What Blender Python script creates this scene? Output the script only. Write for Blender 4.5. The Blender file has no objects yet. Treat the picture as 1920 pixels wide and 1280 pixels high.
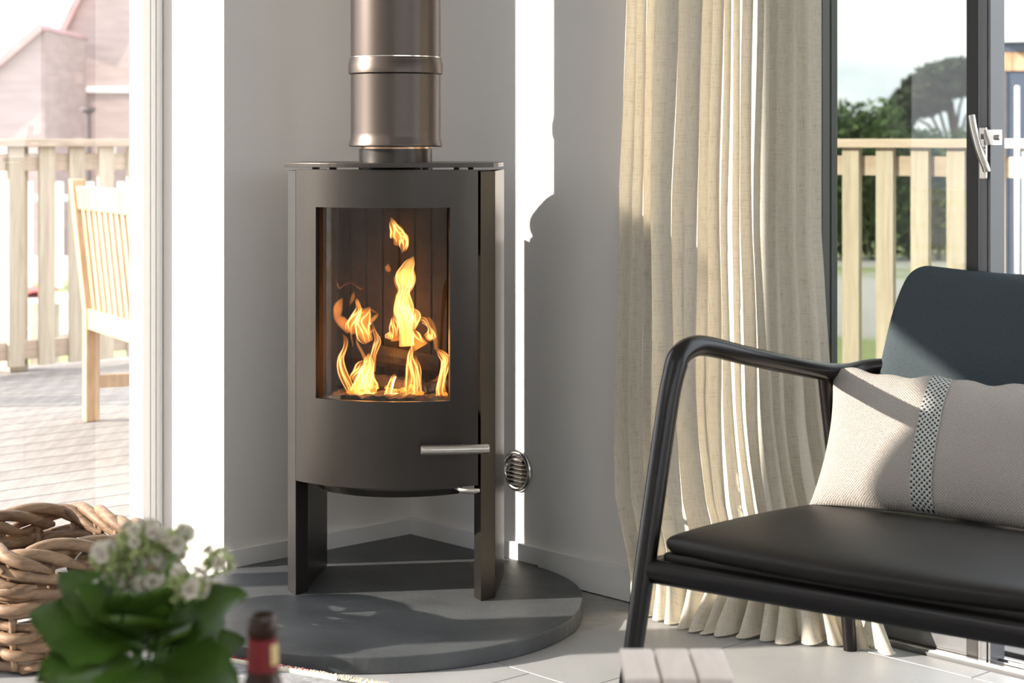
import bpy, bmesh, math, random
from mathutils import Vector, Matrix
R_ = math.radians
scene = bpy.context.scene
col = scene.collection

# ------------------------------------------------------------------ camera, world, sun, exposure
FPX, HOR, EYE = 3450.0, 262.0, 1.05
cam_d = bpy.data.cameras.new('camera')
cam_d.sensor_width = 36.0
cam_d.lens = FPX / 1920.0 * 36.0
cam_d.shift_y = -(640.0 - HOR) / 1920.0
cam_d.clip_end = 500
cam_d.dof.use_dof = True
cam_d.dof.focus_distance = 4.0
cam_d.dof.aperture_fstop = 5.6
cam = bpy.data.objects.new('camera', cam_d)
cam.location = (0, 0, EYE)
cam.rotation_euler = (R_(90), 0, 0)
col.objects.link(cam)
scene.camera = cam

vs = scene.view_settings
vs.view_transform = 'Standard'
vs.look = 'None'
vs.gamma = 1.0
vs.use_curve_mapping = False
vs.exposure = 0.3

SKY_STRENGTH = 3.4
SUN_STRENGTH = 11.0
world = bpy.data.worlds.new('sky')
scene.world = world
world.use_nodes = True
wn = world.node_tree; wn.nodes.clear()
w_out = wn.nodes.new('ShaderNodeOutputWorld')
w_bg = wn.nodes.new('ShaderNodeBackground')
w_tc = wn.nodes.new('ShaderNodeTexCoord')
w_map = wn.nodes.new('ShaderNodeMapping'); w_map.inputs['Scale'].default_value = (1.0, 1.0, 3.2)
w_ns = wn.nodes.new('ShaderNodeTexNoise'); w_ns.inputs['Scale'].default_value = 3.0
w_ns.inputs['Detail'].default_value = 6; w_ns.inputs['Roughness'].default_value = 0.55
w_rp = wn.nodes.new('ShaderNodeValToRGB')
w_rp.color_ramp.elements[0].position = 0.36; w_rp.color_ramp.elements[0].color = (0.46, 0.55, 0.68, 1)
w_rp.color_ramp.elements[1].position = 0.60; w_rp.color_ramp.elements[1].color = (0.97, 0.97, 0.98, 1)
wn.links.new(w_tc.outputs['Generated'], w_map.inputs['Vector'])
wn.links.new(w_map.outputs['Vector'], w_ns.inputs['Vector'])
wn.links.new(w_ns.outputs['Fac'], w_rp.inputs['Fac'])
wn.links.new(w_rp.outputs['Color'], w_bg.inputs['Color'])
w_bg.inputs['Strength'].default_value = SKY_STRENGTH
wn.links.new(w_bg.outputs['Background'], w_out.inputs['Surface'])

sun_d = bpy.data.lights.new('sun', 'SUN')
sun_d.energy = SUN_STRENGTH
sun_d.color = (1.0, 0.92, 0.81)
sun_d.angle = R_(0.55)
sun = bpy.data.objects.new('sun', sun_d)
SUN_EL = R_(20.0)
sun_dir = Vector((math.cos(SUN_EL), 0.145 * math.cos(SUN_EL), -math.sin(SUN_EL))).normalized()
sun.rotation_euler = sun_dir.to_track_quat('-Z', 'Y').to_euler()
sun.location = (-8, 3, 6)
col.objects.link(sun)

scene.cycles.use_denoising = True
scene.cycles.max_bounces = 12
scene.cycles.diffuse_bounces = 6
scene.cycles.glossy_bounces = 4
scene.cycles.transmission_bounces = 8
scene.cycles.transparent_max_bounces = 48
scene.cycles.sample_clamp_indirect = 6.0
scene.cycles.caustics_reflective = False
scene.cycles.caustics_refractive = False

# ------------------------------------------------------------------ places
CORNER = Vector((-0.261, 4.762, 0))
UD = Vector((0.680, -0.7332, 0)).normalized()       # along the right wall, away from the room corner
WD = Vector((UD.y, -UD.x, 0))                        # along the left wall, away from the room corner
ROOM = Matrix(((UD.x, WD.x, 0, CORNER.x), (UD.y, WD.y, 0, CORNER.y), (0, 0, 1, 0), (0, 0, 0, 1)))
TH = R_(7.8)
RD = Vector((math.cos(TH), -math.sin(TH), 0)); BD = Vector((math.sin(TH), math.cos(TH), 0))
STOVE = Matrix(((RD.x, BD.x, 0, -0.276), (RD.y, BD.y, 0, 4.077), (0, 0, 1, 0), (0, 0, 0, 1)))
ED = Vector((0.79, -0.61, 0)).normalized(); KD = Vector((-ED.y, ED.x, 0))
CHAIR = Matrix(((ED.x, KD.x, 0, 0.188), (ED.y, KD.y, 0, 3.200), (0, 0, 1, 0), (0, 0, 0, 1)))
ID = Matrix.Identity(4)

def at(x, y, d):
    return Vector(((x - 960.0) * d / FPX, d, EYE - (y - HOR) * d / FPX))

# ------------------------------------------------------------------ materials
def newmat(name):
    m = bpy.data.materials.new(name); m.use_nodes = True
    nt = m.node_tree
    return m, nt, nt.nodes['Principled BSDF']

def coords(nt, scale=(1, 1, 1), kind='Object', rot=(0, 0, 0)):
    tc = nt.nodes.new('ShaderNodeTexCoord'); mp = nt.nodes.new('ShaderNodeMapping')
    mp.inputs['Scale'].default_value = scale; mp.inputs['Rotation'].default_value = rot
    nt.links.new(tc.outputs[kind], mp.inputs['Vector'])
    return mp.outputs['Vector']

def noise(nt, vec, scale, detail=4, rough=0.55, dist=0.0):
    n = nt.nodes.new('ShaderNodeTexNoise')
    n.inputs['Scale'].default_value = scale; n.inputs['Detail'].default_value = detail
    n.inputs['Roughness'].default_value = rough; n.inputs['Distortion'].default_value = dist
    nt.links.new(vec, n.inputs['Vector'])
    return n.outputs['Fac']

def ramp(nt, fac, stops):
    r = nt.nodes.new('ShaderNodeValToRGB')
    els = r.color_ramp.elements
    while len(els) < len(stops): els.new(0.5)
    for e, (p, c) in zip(els, stops):
        e.position = p; e.color = (c[0], c[1], c[2], 1)
    nt.links.new(fac, r.inputs['Fac'])
    return r.outputs['Color']

def bump(nt, bsdf, h, strength, dist=0.002):
    b = nt.nodes.new('ShaderNodeBump')
    b.inputs['Strength'].default_value = strength; b.inputs['Distance'].default_value = dist
    nt.links.new(h, b.inputs['Height']); nt.links.new(b.outputs['Normal'], bsdf.inputs['Normal'])

def M(name, c, rough=0.5, metal=0.0, spec=0.5, var=0.15, nscale=8.0, bmp=0.0, bscale=60.0, bdist=0.002, stretch=(1, 1, 1), coat=0.0, kind='Object', c2=None, sheen=0.0):
    m, nt, b = newmat(name)
    v = coords(nt, stretch, kind)
    f = noise(nt, v, nscale)
    d = c2 if c2 else tuple(x * (1 - var) for x in c)
    l = c if c2 else tuple(min(1, x * (1 + var)) for x in c)
    nt.links.new(ramp(nt, f, [(0.3, d), (0.7, l)]), b.inputs['Base Color'])
    b.inputs['Roughness'].default_value = rough; b.inputs['Metallic'].default_value = metal
    b.inputs['Specular IOR Level'].default_value = spec
    b.inputs['Coat Weight'].default_value = coat
    b.inputs['Sheen Weight'].default_value = sheen
    if bmp: bump(nt, b, noise(nt, v, bscale, 5), bmp, bdist)
    return m

def wood(name, c1, c2, grain, rough=0.6, freq=14.0, kind='Object', bmp=0.15):
    """grain: scale vector, small along the grain"""
    m, nt, b = newmat(name)
    v = coords(nt, grain, kind)
    f = noise(nt, v, freq, 5, 0.6, 1.2)
    g = noise(nt, v, freq * 4, 3, 0.6)
    mx = nt.nodes.new('ShaderNodeMath'); mx.operation = 'MULTIPLY_ADD'
    nt.links.new(g, mx.inputs[0]); mx.inputs[1].default_value = 0.35; nt.links.new(f, mx.inputs[2])
    oi = nt.nodes.new('ShaderNodeObjectInfo')
    ad = nt.nodes.new('ShaderNodeMath'); ad.operation = 'MULTIPLY_ADD'
    nt.links.new(oi.outputs['Random'], ad.inputs[0]); ad.inputs[1].default_value = 0.16; nt.links.new(mx.outputs[0], ad.inputs[2])
    nt.links.new(ramp(nt, ad.outputs[0], [(0.5, c1), (0.95, c2)]), b.inputs['Base Color'])
    b.inputs['Roughness'].default_value = rough
    if bmp: bump(nt, b, mx.outputs[0], bmp, 0.002)
    return m

MT = {}
MT['wall'] = M('wall_paint', (0.80, 0.775, 0.745), 0.75, var=0.012, nscale=3, bmp=0.04, bscale=350, bdist=0.001)
MT['trim'] = M('trim_paint', (0.78, 0.775, 0.76), 0.45, var=0.01)
MT['ceil'] = M('ceiling_paint', (0.84, 0.84, 0.83), 0.85, var=0.01)
MT['slate'] = M('slate', (0.072, 0.077, 0.081), 0.5, var=0.28, nscale=5, bmp=0.35, bscale=38, bdist=0.004, stretch=(1, 1.6, 1))
MT['stove'] = M('stove_paint', (0.057, 0.051, 0.046), 0.33, metal=0.8, var=0.05, bmp=0.05, bscale=900, bdist=0.0005)
MT['flue'] = M('flue_paint', (0.095, 0.078, 0.069), 0.38, metal=0.9, var=0.04)
MT['nickel'] = M('brushed_nickel', (0.52, 0.49, 0.45), 0.33, metal=1.0, var=0.06, nscale=60, stretch=(1, 1, 12))
MT['chrome'] = M('polished_steel', (0.62, 0.60, 0.57), 0.2, metal=1.0, var=0.03)
MT['copper'] = M('bare_steel_band', (0.55, 0.36, 0.24), 0.3, metal=1.0, var=0.1)
MT['grout'] = M('grout', (0.36, 0.36, 0.35), 0.9, var=0.1, nscale=40)
MT['firebrick'] = M('sooty_firebrick', (0.045, 0.032, 0.021), 0.9, var=0.5, nscale=12, bmp=0.5, bscale=50, bdist=0.004)
MT['char'] = M('charred_bark', (0.035, 0.022, 0.015), 0.8, c2=(0.008, 0.006, 0.005), nscale=22, bmp=1.0, bscale=45, bdist=0.008, stretch=(0.3, 1, 1))
MT['ash'] = M('ash', (0.16, 0.13, 0.11), 0.95, var=0.5, nscale=40, bmp=0.6, bscale=90)
MT['blackwood'] = M('black_lacquered_wood', (0.007, 0.0055, 0.005), 0.27, var=0.2, spec=0.4)
MT['leather'] = M('dark_leather', (0.012, 0.0095, 0.008), 0.48, spec=0.35, var=0.2, bmp=0.12, bscale=500, bdist=0.0008)
MT['plastic'] = M('black_gasket', (0.013, 0.011, 0.010), 0.5, var=0.05)
MT['alu'] = M('grey_aluminium', (0.15, 0.152, 0.158), 0.45, metal=0.2, var=0.04)
MT['whitealu'] = M('white_frame_paint', (0.80, 0.79, 0.78), 0.45, var=0.01)
MT['beige'] = M('pale_beige_frame', (0.74, 0.66, 0.60), 0.5, var=0.02)
MT['wicker'] = wood('peeled_willow', (0.115, 0.062, 0.033), (0.33, 0.212, 0.126), (1, 1, 3.0), 0.6, 16)
MT['pine'] = wood('pale_timber', (0.39, 0.325, 0.24), (0.56, 0.49, 0.385), (6, 6, 0.5), 0.75, 4)
MT['pineh'] = wood('pale_timber_rail', (0.41, 0.315, 0.235), (0.56, 0.455, 0.36), (0.6, 0.6, 6), 0.75, 4)
MT['deck'] = wood('weathered_decking', (0.20, 0.18, 0.165), (0.30, 0.28, 0.26), (5, 0.4, 5), 0.8, 5)
MT['deckr'] = wood('weathered_decking_side', (0.20, 0.18, 0.165), (0.30, 0.28, 0.26), (0.4, 5, 5), 0.8, 5)
MT['teak'] = wood('garden_teak', (0.40, 0.25, 0.135), (0.60, 0.42, 0.26), (4, 4, 0.6), 0.65, 6)
MT['slatwood'] = wood('pale_ash_wood', (0.70, 0.60, 0.54), (0.80, 0.71, 0.65), (5, 0.6, 5), 0.6, 5)
MT['tablewood'] = wood('oak', (0.22, 0.13, 0.07), (0.42, 0.28, 0.17), (0.6, 5, 5), 0.5, 5)
MT['leaf'] = M('succulent_leaf', (0.050, 0.105, 0.012), 0.42, var=0.35, nscale=14, bmp=0.1, bscale=60)
MT['stem'] = M('stem_green', (0.13, 0.22, 0.06), 0.5, var=0.2)
MT['bud'] = M('green_bud', (0.36, 0.42, 0.17), 0.5, var=0.3, nscale=90)
MT['petal'] = M('white_petal', (0.70, 0.66, 0.56), 0.6, var=0.08, nscale=70)
MT['pot'] = M('zinc_pot', (0.33, 0.34, 0.34), 0.5, metal=0.3, var=0.15)
MT['redlabel'] = M('red_paper', (0.17, 0.007, 0.010), 0.5, var=0.1)
MT['goldlabel'] = M('gold_print', (0.62, 0.46, 0.20), 0.45, var=0.1)
MT['rug'] = M('grey_wool_rug', (0.30, 0.30, 0.31), 0.95, var=0.3, nscale=60, bmp=0.6, bscale=200)
MT['cream'] = M('cream_yarn', (0.72, 0.66, 0.54), 0.95, var=0.12, nscale=60)
MT['redyarn'] = M('red_yarn', (0.45, 0.05, 0.06), 0.95, var=0.25, nscale=60)
MT['pinkwall'] = M('rose_harling', (0.40, 0.31, 0.295), 0.9, var=0.12, nscale=1.6, stretch=(1, 1, 6))
MT['pinkroof'] = M('rose_roof', (0.42, 0.27, 0.26), 0.8, var=0.15, nscale=3)
MT['whitewash'] = M('white_render', (0.80, 0.80, 0.80), 0.85, var=0.03)
MT['lead'] = M('dark_iron', (0.10, 0.08, 0.08), 0.6, var=0.1)
MT['roofwhite'] = M('pale_metal_roofing', (0.72, 0.74, 0.75), 0.4, var=0.04)
MT['blue'] = M('slate_blue_paint', (0.050, 0.064, 0.092), 0.5, var=0.06)
MT['cladding'] = wood('larch_cladding', (0.30, 0.16, 0.09), (0.58, 0.36, 0.22), (5, 5, 0.5), 0.75, 4)
MT['foliage'] = M('pine_needles', (0.045, 0.065, 0.022), 0.7, c2=(0.020, 0.030, 0.012), nscale=2.0)
MT['hedge'] = M('hedge_leaves', (0.085, 0.15, 0.035), 0.7, c2=(0.045, 0.085, 0.022), nscale=2.0)
MT['bark'] = M('bark', (0.12, 0.085, 0.065), 0.9, var=0.3, nscale=8)
MT['redcloth'] = M('red_cloth', (0.62, 0.12, 0.11), 0.8, var=0.08)

def tile_mat():
    m, nt, b = newmat('grey_porcelain')
    v = coords(nt); f = noise(nt, v, 5, 6); g = noise(nt, v, 120, 3)
    mx = nt.nodes.new('ShaderNodeMath'); mx.operation = 'MULTIPLY_ADD'
    nt.links.new(g, mx.inputs[0]); mx.inputs[1].default_value = 0.3; nt.links.new(f, mx.inputs[2])
    nt.links.new(ramp(nt, mx.outputs[0], [(0.45, (0.325, 0.328, 0.33)), (0.85, (0.385, 0.388, 0.39))]), b.inputs['Base Color'])
    b.inputs['Roughness'].default_value = 0.42
    bump(nt, b, g, 0.05, 0.001)
    return m
MT['tile'] = tile_mat()

def ground_mat():
    m, nt, b = newmat('gravel_and_grass')
    v = coords(nt); f = noise(nt, v, 0.16, 3); g = noise(nt, v, 14, 4)
    a = ramp(nt, f, [(0.47, (0.50, 0.49, 0.47)), (0.53, (0.28, 0.33, 0.13))])
    mx = nt.nodes.new('ShaderNodeMixRGB'); mx.blend_type = 'MULTIPLY'; mx.inputs[0].default_value = 0.6
    nt.links.new(a, mx.inputs[1]); nt.links.new(ramp(nt, g, [(0.3, (0.6, 0.6, 0.6)), (0.7, (1, 1, 1))]), mx.inputs[2])
    nt.links.new(mx.outputs[0], b.inputs['Base Color']); b.inputs['Roughness'].default_value = 0.9
    return m
MT['ground'] = ground_mat()

def glass_mat(name, tint, refl=1.0, rough=0.0):
    m = bpy.data.materials.new(name); m.use_nodes = True
    nt = m.node_tree; nt.nodes.clear()
    out = nt.nodes.new('ShaderNodeOutputMaterial')
    tr = nt.nodes.new('ShaderNodeBsdfTransparent'); tr.inputs['Color'].default_value = (*tint, 1)
    gl = nt.nodes.new('ShaderNodeBsdfGlossy'); gl.inputs['Roughness'].default_value = rough
    fr = nt.nodes.new('ShaderNodeFresnel'); fr.inputs['IOR'].default_value = 1.5
    mu = nt.nodes.new('ShaderNodeMath'); mu.operation = 'MULTIPLY'; mu.inputs[1].default_value = refl; mu.use_clamp = True
    mx = nt.nodes.new('ShaderNodeMixShader')
    ge = nt.nodes.new('ShaderNodeNewGeometry')          # reflect on the outer side of each face only
    fs = nt.nodes.new('ShaderNodeMath'); fs.operation = 'SUBTRACT'; fs.inputs[0].default_value = 1.0
    nt.links.new(ge.outputs['Backfacing'], fs.inputs[1])
    m2 = nt.nodes.new('ShaderNodeMath'); m2.operation = 'MULTIPLY'
    nt.links.new(fr.outputs['Fac'], mu.inputs[0]); nt.links.new(mu.outputs[0], m2.inputs[0]); nt.links.new(fs.outputs[0], m2.inputs[1])
    nt.links.new(m2.outputs[0], mx.inputs['Fac'])
    nt.links.new(tr.outputs[0], mx.inputs[1]); nt.links.new(gl.outputs[0], mx.inputs[2])
    nt.links.new(mx.outputs[0], out.inputs['Surface'])
    return m
MT['glass'] = glass_mat('window_glass', (0.96, 0.955, 0.95), 1.4)
MT['glass_tinted'] = glass_mat('coated_window_glass', (0.59, 0.60, 0.56), 1.5)
MT['stoveglass'] = glass_mat('ceramic_stove_glass', (0.86, 0.82, 0.76), 1.3)

def bottle_mat():
    m, nt, b = newmat('brown_bottle_glass')
    b.inputs['Base Color'].default_value = (0.055, 0.014, 0.004, 1)
    b.inputs['Roughness'].default_value = 0.05; b.inputs['Transmission Weight'].default_value = 0.6
    b.inputs['IOR'].default_value = 1.45
    return m
MT['bottle'] = bottle_mat()

def cloth(name, c, c2, su, sv, thread, transl=0.0, rough=0.9, bmp=0.4, bdist=0.001, slub=0.35):
    """woven cloth on UV coordinates measured in metres"""
    m = bpy.data.materials.new(name); m.use_nodes = True
    nt = m.node_tree; b = nt.nodes['Principled BSDF']; out = nt.nodes['Material Output']
    va = coords(nt, (su, sv * 12, 1), 'UV'); vb = coords(nt, (su * 12, sv, 1), 'UV')
    fa = noise(nt, va, 1.0, 3); fb = noise(nt, vb, 1.0, 3)
    ad = nt.nodes.new('ShaderNodeMath'); ad.operation = 'ADD'
    nt.links.new(fa, ad.inputs[0]); nt.links.new(fb, ad.inputs[1])
    # threads
    uv = coords(nt, (1, 1, 1), 'UV')
    sp = nt.nodes.new('ShaderNodeSeparateXYZ'); nt.links.new(uv, sp.inputs[0])
    sn = []
    for ax in (0, 1):
        mu = nt.nodes.new('ShaderNodeMath'); mu.operation = 'MULTIPLY'; mu.inputs[1].default_value = 2 * math.pi / thread
        nt.links.new(sp.outputs[ax], mu.inputs[0])
        s = nt.nodes.new('ShaderNodeMath'); s.operation = 'SINE'; nt.links.new(mu.outputs[0], s.inputs[0]); sn.append(s)
    pr = nt.nodes.new('ShaderNodeMath'); pr.operation = 'MULTIPLY'
    nt.links.new(sn[0].outputs[0], pr.inputs[0]); nt.links.new(sn[1].outputs[0], pr.inputs[1])
    tot = nt.nodes.new('ShaderNodeMath'); tot.operation = 'MULTIPLY_ADD'
    nt.links.new(pr.outputs[0], tot.inputs[0]); tot.inputs[1].default_value = slub * 0.25; nt.links.new(ad.outputs[0], tot.inputs[2])
    cr = ramp(nt, tot.outputs[0], [(0.62, c2), (1.0, c)])
    r = cr.node.color_ramp
    nt.links.new(cr, b.inputs['Base Color'])
    b.inputs['Roughness'].default_value = rough; b.inputs['Specular IOR Level'].default_value = 0.15
    bump(nt, b, tot.outputs[0], bmp, bdist)
    if transl > 0:
        tl = nt.nodes.new('ShaderNodeBsdfTranslucent'); nt.links.new(cr, tl.inputs['Color'])
        mx = nt.nodes.new('ShaderNodeMixShader'); mx.inputs['Fac'].default_value = transl
        nt.links.new(b.outputs[0], mx.inputs[1]); nt.links.new(tl.outputs[0], mx.inputs[2])
        nt.links.new(mx.outputs[0], out.inputs['Surface'])
    return m
MT['linen'] = cloth('linen_curtain', (0.74, 0.69, 0.59), (0.55, 0.49, 0.385), 30, 30, 0.0022, 0.20, bmp=0.15, bdist=0.0002)
MT['wool'] = cloth('grey_blue_wool', (0.062, 0.078, 0.088), (0.030, 0.038, 0.043), 120, 120, 0.003, 0.0, bmp=0.5)
MT['pillow'] = cloth('oatmeal_weave', (0.60, 0.55, 0.50), (0.30, 0.262, 0.225), 160, 160, 0.0056, 0.0, bmp=0.9, bdist=0.002, slub=2.2)
MT['stripe'] = cloth('black_white_weave', (0.60, 0.60, 0.57), (0.012, 0.020, 0.018), 60, 60, 0.0105, 0.0, bmp=0.9, bdist=0.002, slub=2.8)

def flame_mat(name, colr, dens):
    m = bpy.data.materials.new(name); m.use_nodes = True
    nt = m.node_tree; nt.nodes.clear()
    out = nt.nodes.new('ShaderNodeOutputMaterial'); em = nt.nodes.new('ShaderNodeEmission')
    em.inputs['Color'].default_value = (*colr, 1); em.inputs['Strength'].default_value = dens
    nt.links.new(em.outputs[0], out.inputs['Volume'])
    return m
MT['flame'] = flame_mat('flame_body', (1.0, 0.33, 0.055), 70)
MT['flame_hot'] = flame_mat('flame_core', (1.0, 0.42, 0.10), 125)
MT['flame_edge'] = flame_mat('flame_filament', (1.0, 0.50, 0.16), 520)
MT['flame_dim'] = flame_mat('flame_wisp', (1.0, 0.34, 0.08), 70)

# ------------------------------------------------------------------ builders
LOC = {}
def finish(o, parent, label=None, cat=None, group=None, kind=None):
    col.objects.link(o)
    if parent: o.parent = parent
    if label: o['label'] = label
    if cat: o['category'] = cat
    if group: o['group'] = group
    if kind: o['kind'] = kind
    return o

def base_of(parent):
    while parent is not None:
        if parent in LOC: return LOC[parent]
        parent = parent.parent
    return Vector((0, 0, 0))

def mesh(name, verts, faces, mat, parent=None, smooth=False, uvs=None, bevel=0.0, angle=None, **kw):
    off = base_of(parent) if parent else kw.pop('origin', Vector((0, 0, 0)))
    me = bpy.data.meshes.new(name)
    me.from_pydata([tuple(Vector(v) - off) for v in verts], [], faces)
    me.materials.append(MT[mat] if isinstance(mat, str) else mat)
    bm = bmesh.new(); bm.from_mesh(me)
    bmesh.ops.recalc_face_normals(bm, faces=bm.faces)
    if bevel > 0:
        bmesh.ops.bevel(bm, geom=[e for e in bm.edges if len(e.link_faces) == 2 and e.calc_face_angle(0) > 0.5], offset=bevel, segments=2, affect='EDGES', profile=0.6)
    bm.to_mesh(me); bm.free()
    if uvs:
        ul = me.uv_layers.new(name='UVMap')
        for lp in me.loops: ul.data[lp.index].uv = uvs[lp.vertex_index]
    if smooth:
        for p in me.polygons: p.use_smooth = True
    if smooth and angle:
        me.set_sharp_from_angle(angle=R_(angle))
    o = bpy.data.objects.new(name, me)
    if parent is None: o.location = off; LOC[o] = Vector(off)
    return finish(o, parent, **kw)

def thing(name, label, cat, loc, group=None, kind=None):
    o = bpy.data.objects.new(name, None); o.empty_display_size = 0.05
    o.location = loc; LOC[o] = Vector(loc)
    return finish(o, None, label, cat, group, kind)

def struct(name, verts, faces, mat, **kw):
    return mesh(name, verts, faces, mat, kind='structure', **kw)

BOXF = [(0, 3, 2, 1), (4, 5, 6, 7), (0, 1, 5, 4), (1, 2, 6, 5), (2, 3, 7, 6), (3, 0, 4, 7)]
def boxv(F, a, b):
    (x0, y0, z0), (x1, y1, z1) = a, b
    return [F @ Vector(p) for p in ((x0, y0, z0), (x1, y0, z0), (x1, y1, z0), (x0, y1, z0), (x0, y0, z1), (x1, y0, z1), (x1, y1, z1), (x0, y1, z1))]
def boxes(F, lst):
    V, Fc = [], []
    for a, b in lst:
        n = len(V); V += boxv(F, a, b); Fc += [tuple(i + n for i in f) for f in BOXF]
    return V, Fc
def box(name, F, a, b, mat, parent=None, bevel=0.0, **kw):
    return mesh(name, boxv(F, a, b), BOXF, mat, parent, bevel=bevel, **kw)

def prism(F, poly, z0, z1):
    n = len(poly)
    V = [F @ Vector((x, y, z0)) for x, y in poly] + [F @ Vector((x, y, z1)) for x, y in poly]
    Fc = [tuple(range(n))[::-1], tuple(range(n, 2 * n))] + [(i, (i + 1) % n, n + (i + 1) % n, n + i) for i in range(n)]
    return V, Fc

def lathe(F, prof, segs=48, cap=True):
    V, Fc = [], []
    for r, z in prof:
        for k in range(segs):
            a = 2 * math.pi * k / segs
            V.append(F @ Vector((r * math.cos(a), r * math.sin(a), z)))
    for j in range(len(prof) - 1):
        for k in range(segs):
            k2 = (k + 1) % segs
            Fc.append((j * segs + k, j * segs + k2, (j + 1) * segs + k2, (j + 1) * segs + k))
    if cap:
        Fc.append(tuple(range(segs))[::-1]); Fc.append(tuple((len(prof) - 1) * segs + k for k in range(segs)))
    return V, Fc

def smoothpath(pts, n):
    """Catmull-Rom through n-dimensional points"""
    out = []
    m = len(pts)
    for i in range(m - 1):
        p0 = pts[max(i - 1, 0)]; p1 = pts[i]; p2 = pts[i + 1]; p3 = pts[min(i + 2, m - 1)]
        for k in range(n):
            t = k / n
            out.append(tuple(0.5 * ((2 * b) + (-a + c) * t + (2 * a - 5 * b + 4 * c - d) * t * t + (-a + 3 * b - 3 * c + d) * t ** 3) for a, b, c, d in zip(p0, p1, p2, p3)))
    out.append(tuple(pts[-1]))
    return out

def tube(pts, rad, segs=10, closed=False, flat=1.0, up=Vector((0, 0, 1))):
    """pts: Vectors; rad: list; flat scales the second cross axis"""
    V, Fc = [], []
    n = len(pts)
    prevN = None
    for i, p in enumerate(pts):
        if closed: t = pts[(i + 1) % n] - pts[i - 1]
        else: t = pts[min(i + 1, n - 1)] - pts[max(i - 1, 0)]
        t = t.normalized() if t.length > 1e-9 else Vector((0, 0, 1))
        if prevN is None:
            a = up if abs(t.dot(up)) < 0.9 else Vector((1, 0, 0))
            N = (a - t * a.dot(t)).normalized()
        else:
            N = prevN - t * prevN.dot(t); N.normalize()
        prevN = N
        B = t.cross(N)
        r = rad[i] if isinstance(rad, (list, tuple)) else rad
        for k in range(segs):
            a = 2 * math.pi * k / segs
            V.append(p + N * (r * math.cos(a)) + B * (r * flat * math.sin(a)))
    for i in range(n if closed else n - 1):
        j = (i + 1) % n
        for k in range(segs):
            k2 = (k + 1) % segs
            Fc.append((i * segs + k, i * segs + k2, j * segs + k2, j * segs + k))
    if not closed:
        Fc.append(tuple(range(segs))[::-1]); Fc.append(tuple((n - 1) * segs + k for k in range(segs)))
    return V, Fc

def merge(parts):
    V, Fc = [], []
    for v, f in parts:
        n = len(V); V += v; Fc += [tuple(i + n for i in q) for q in f]
    return V, Fc

def copyobj(o, parent, loc=None, rot=None):
    c = o.copy(); col.objects.link(c)
    c.parent = parent
    if loc is not None: c.location = loc
    if rot is not None: c.rotation_euler = rot
    return c

# ================================================================== THE SETTING
RU, RW, CEIL = 5.0, 5.4, 2.5            # room size along u and w
LW0, LW1, LTOP = 0.577, 3.04, 2.32       # left window opening (w range, head)
RW0, RW1 = 0.885, 4.4                    # right window opening (u range)
WT = 0.36

# walls
V, Fc = boxes(ROOM, [((-WT, -WT, -0.3), (0, LW0, CEIL + 0.2)), ((-WT, LW0, LTOP), (0, LW1, CEIL + 0.2)), ((-WT, LW1, -0.3), (0, RW + WT, CEIL + 0.2))])
struct('wall_left', V, Fc, 'wall')
V, Fc = boxes(ROOM, [((0, -WT, -0.3), (RW0, 0, CEIL + 0.2)), ((RW0, -WT, LTOP), (RW1, 0, CEIL + 0.2)), ((RW1, -WT, -0.3), (RU + WT, 0, CEIL + 0.2))])
struct('wall_right', V, Fc, 'wall')
V, Fc = boxes(ROOM, [((RU, 0, -0.3), (RU + WT, RW, 1.2)), ((RU, 0, 2.42), (RU + WT, RW, CEIL + 0.2)), ((RU, 0, 1.2), (RU + WT, 0.4, 2.42)), ((RU, RW - 0.4, 1.2), (RU + WT, RW, 2.42))])
struct('wall_far_right', V, Fc, 'wall')
V, Fc = boxes(ROOM, [((0, RW, -0.3), (RU + WT, RW + WT, CEIL + 0.2))])
struct('wall_back', V, Fc, 'wall')
SK = (0.5, 2.5, 3.0, 5.1)
V, Fc = boxes(ROOM, [((0, 0, CEIL), (SK[0], RW, CEIL + 0.2)), ((SK[1], 0, CEIL), (RU, RW, CEIL + 0.2)), ((SK[0], 0, CEIL), (SK[1], SK[2], CEIL + 0.2)), ((SK[0], SK[3], CEIL), (SK[1], RW, CEIL + 0.2))])
struct('ceiling', V, Fc, 'ceil')
# baseboards
BBH = 0.0756
def baseboard(name, a, b):
    struct(name, boxv(ROOM, a, b), BOXF, 'trim', bevel=0.002)
baseboard('baseboard_left', (0.0005, 0.0005, 0.001), (0.0125, LW0 - 0.001, BBH))
baseboard('baseboard_right', (0.0130, 0.0005, 0.001), (RW0 - 0.001, 0.0125, BBH))

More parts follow.
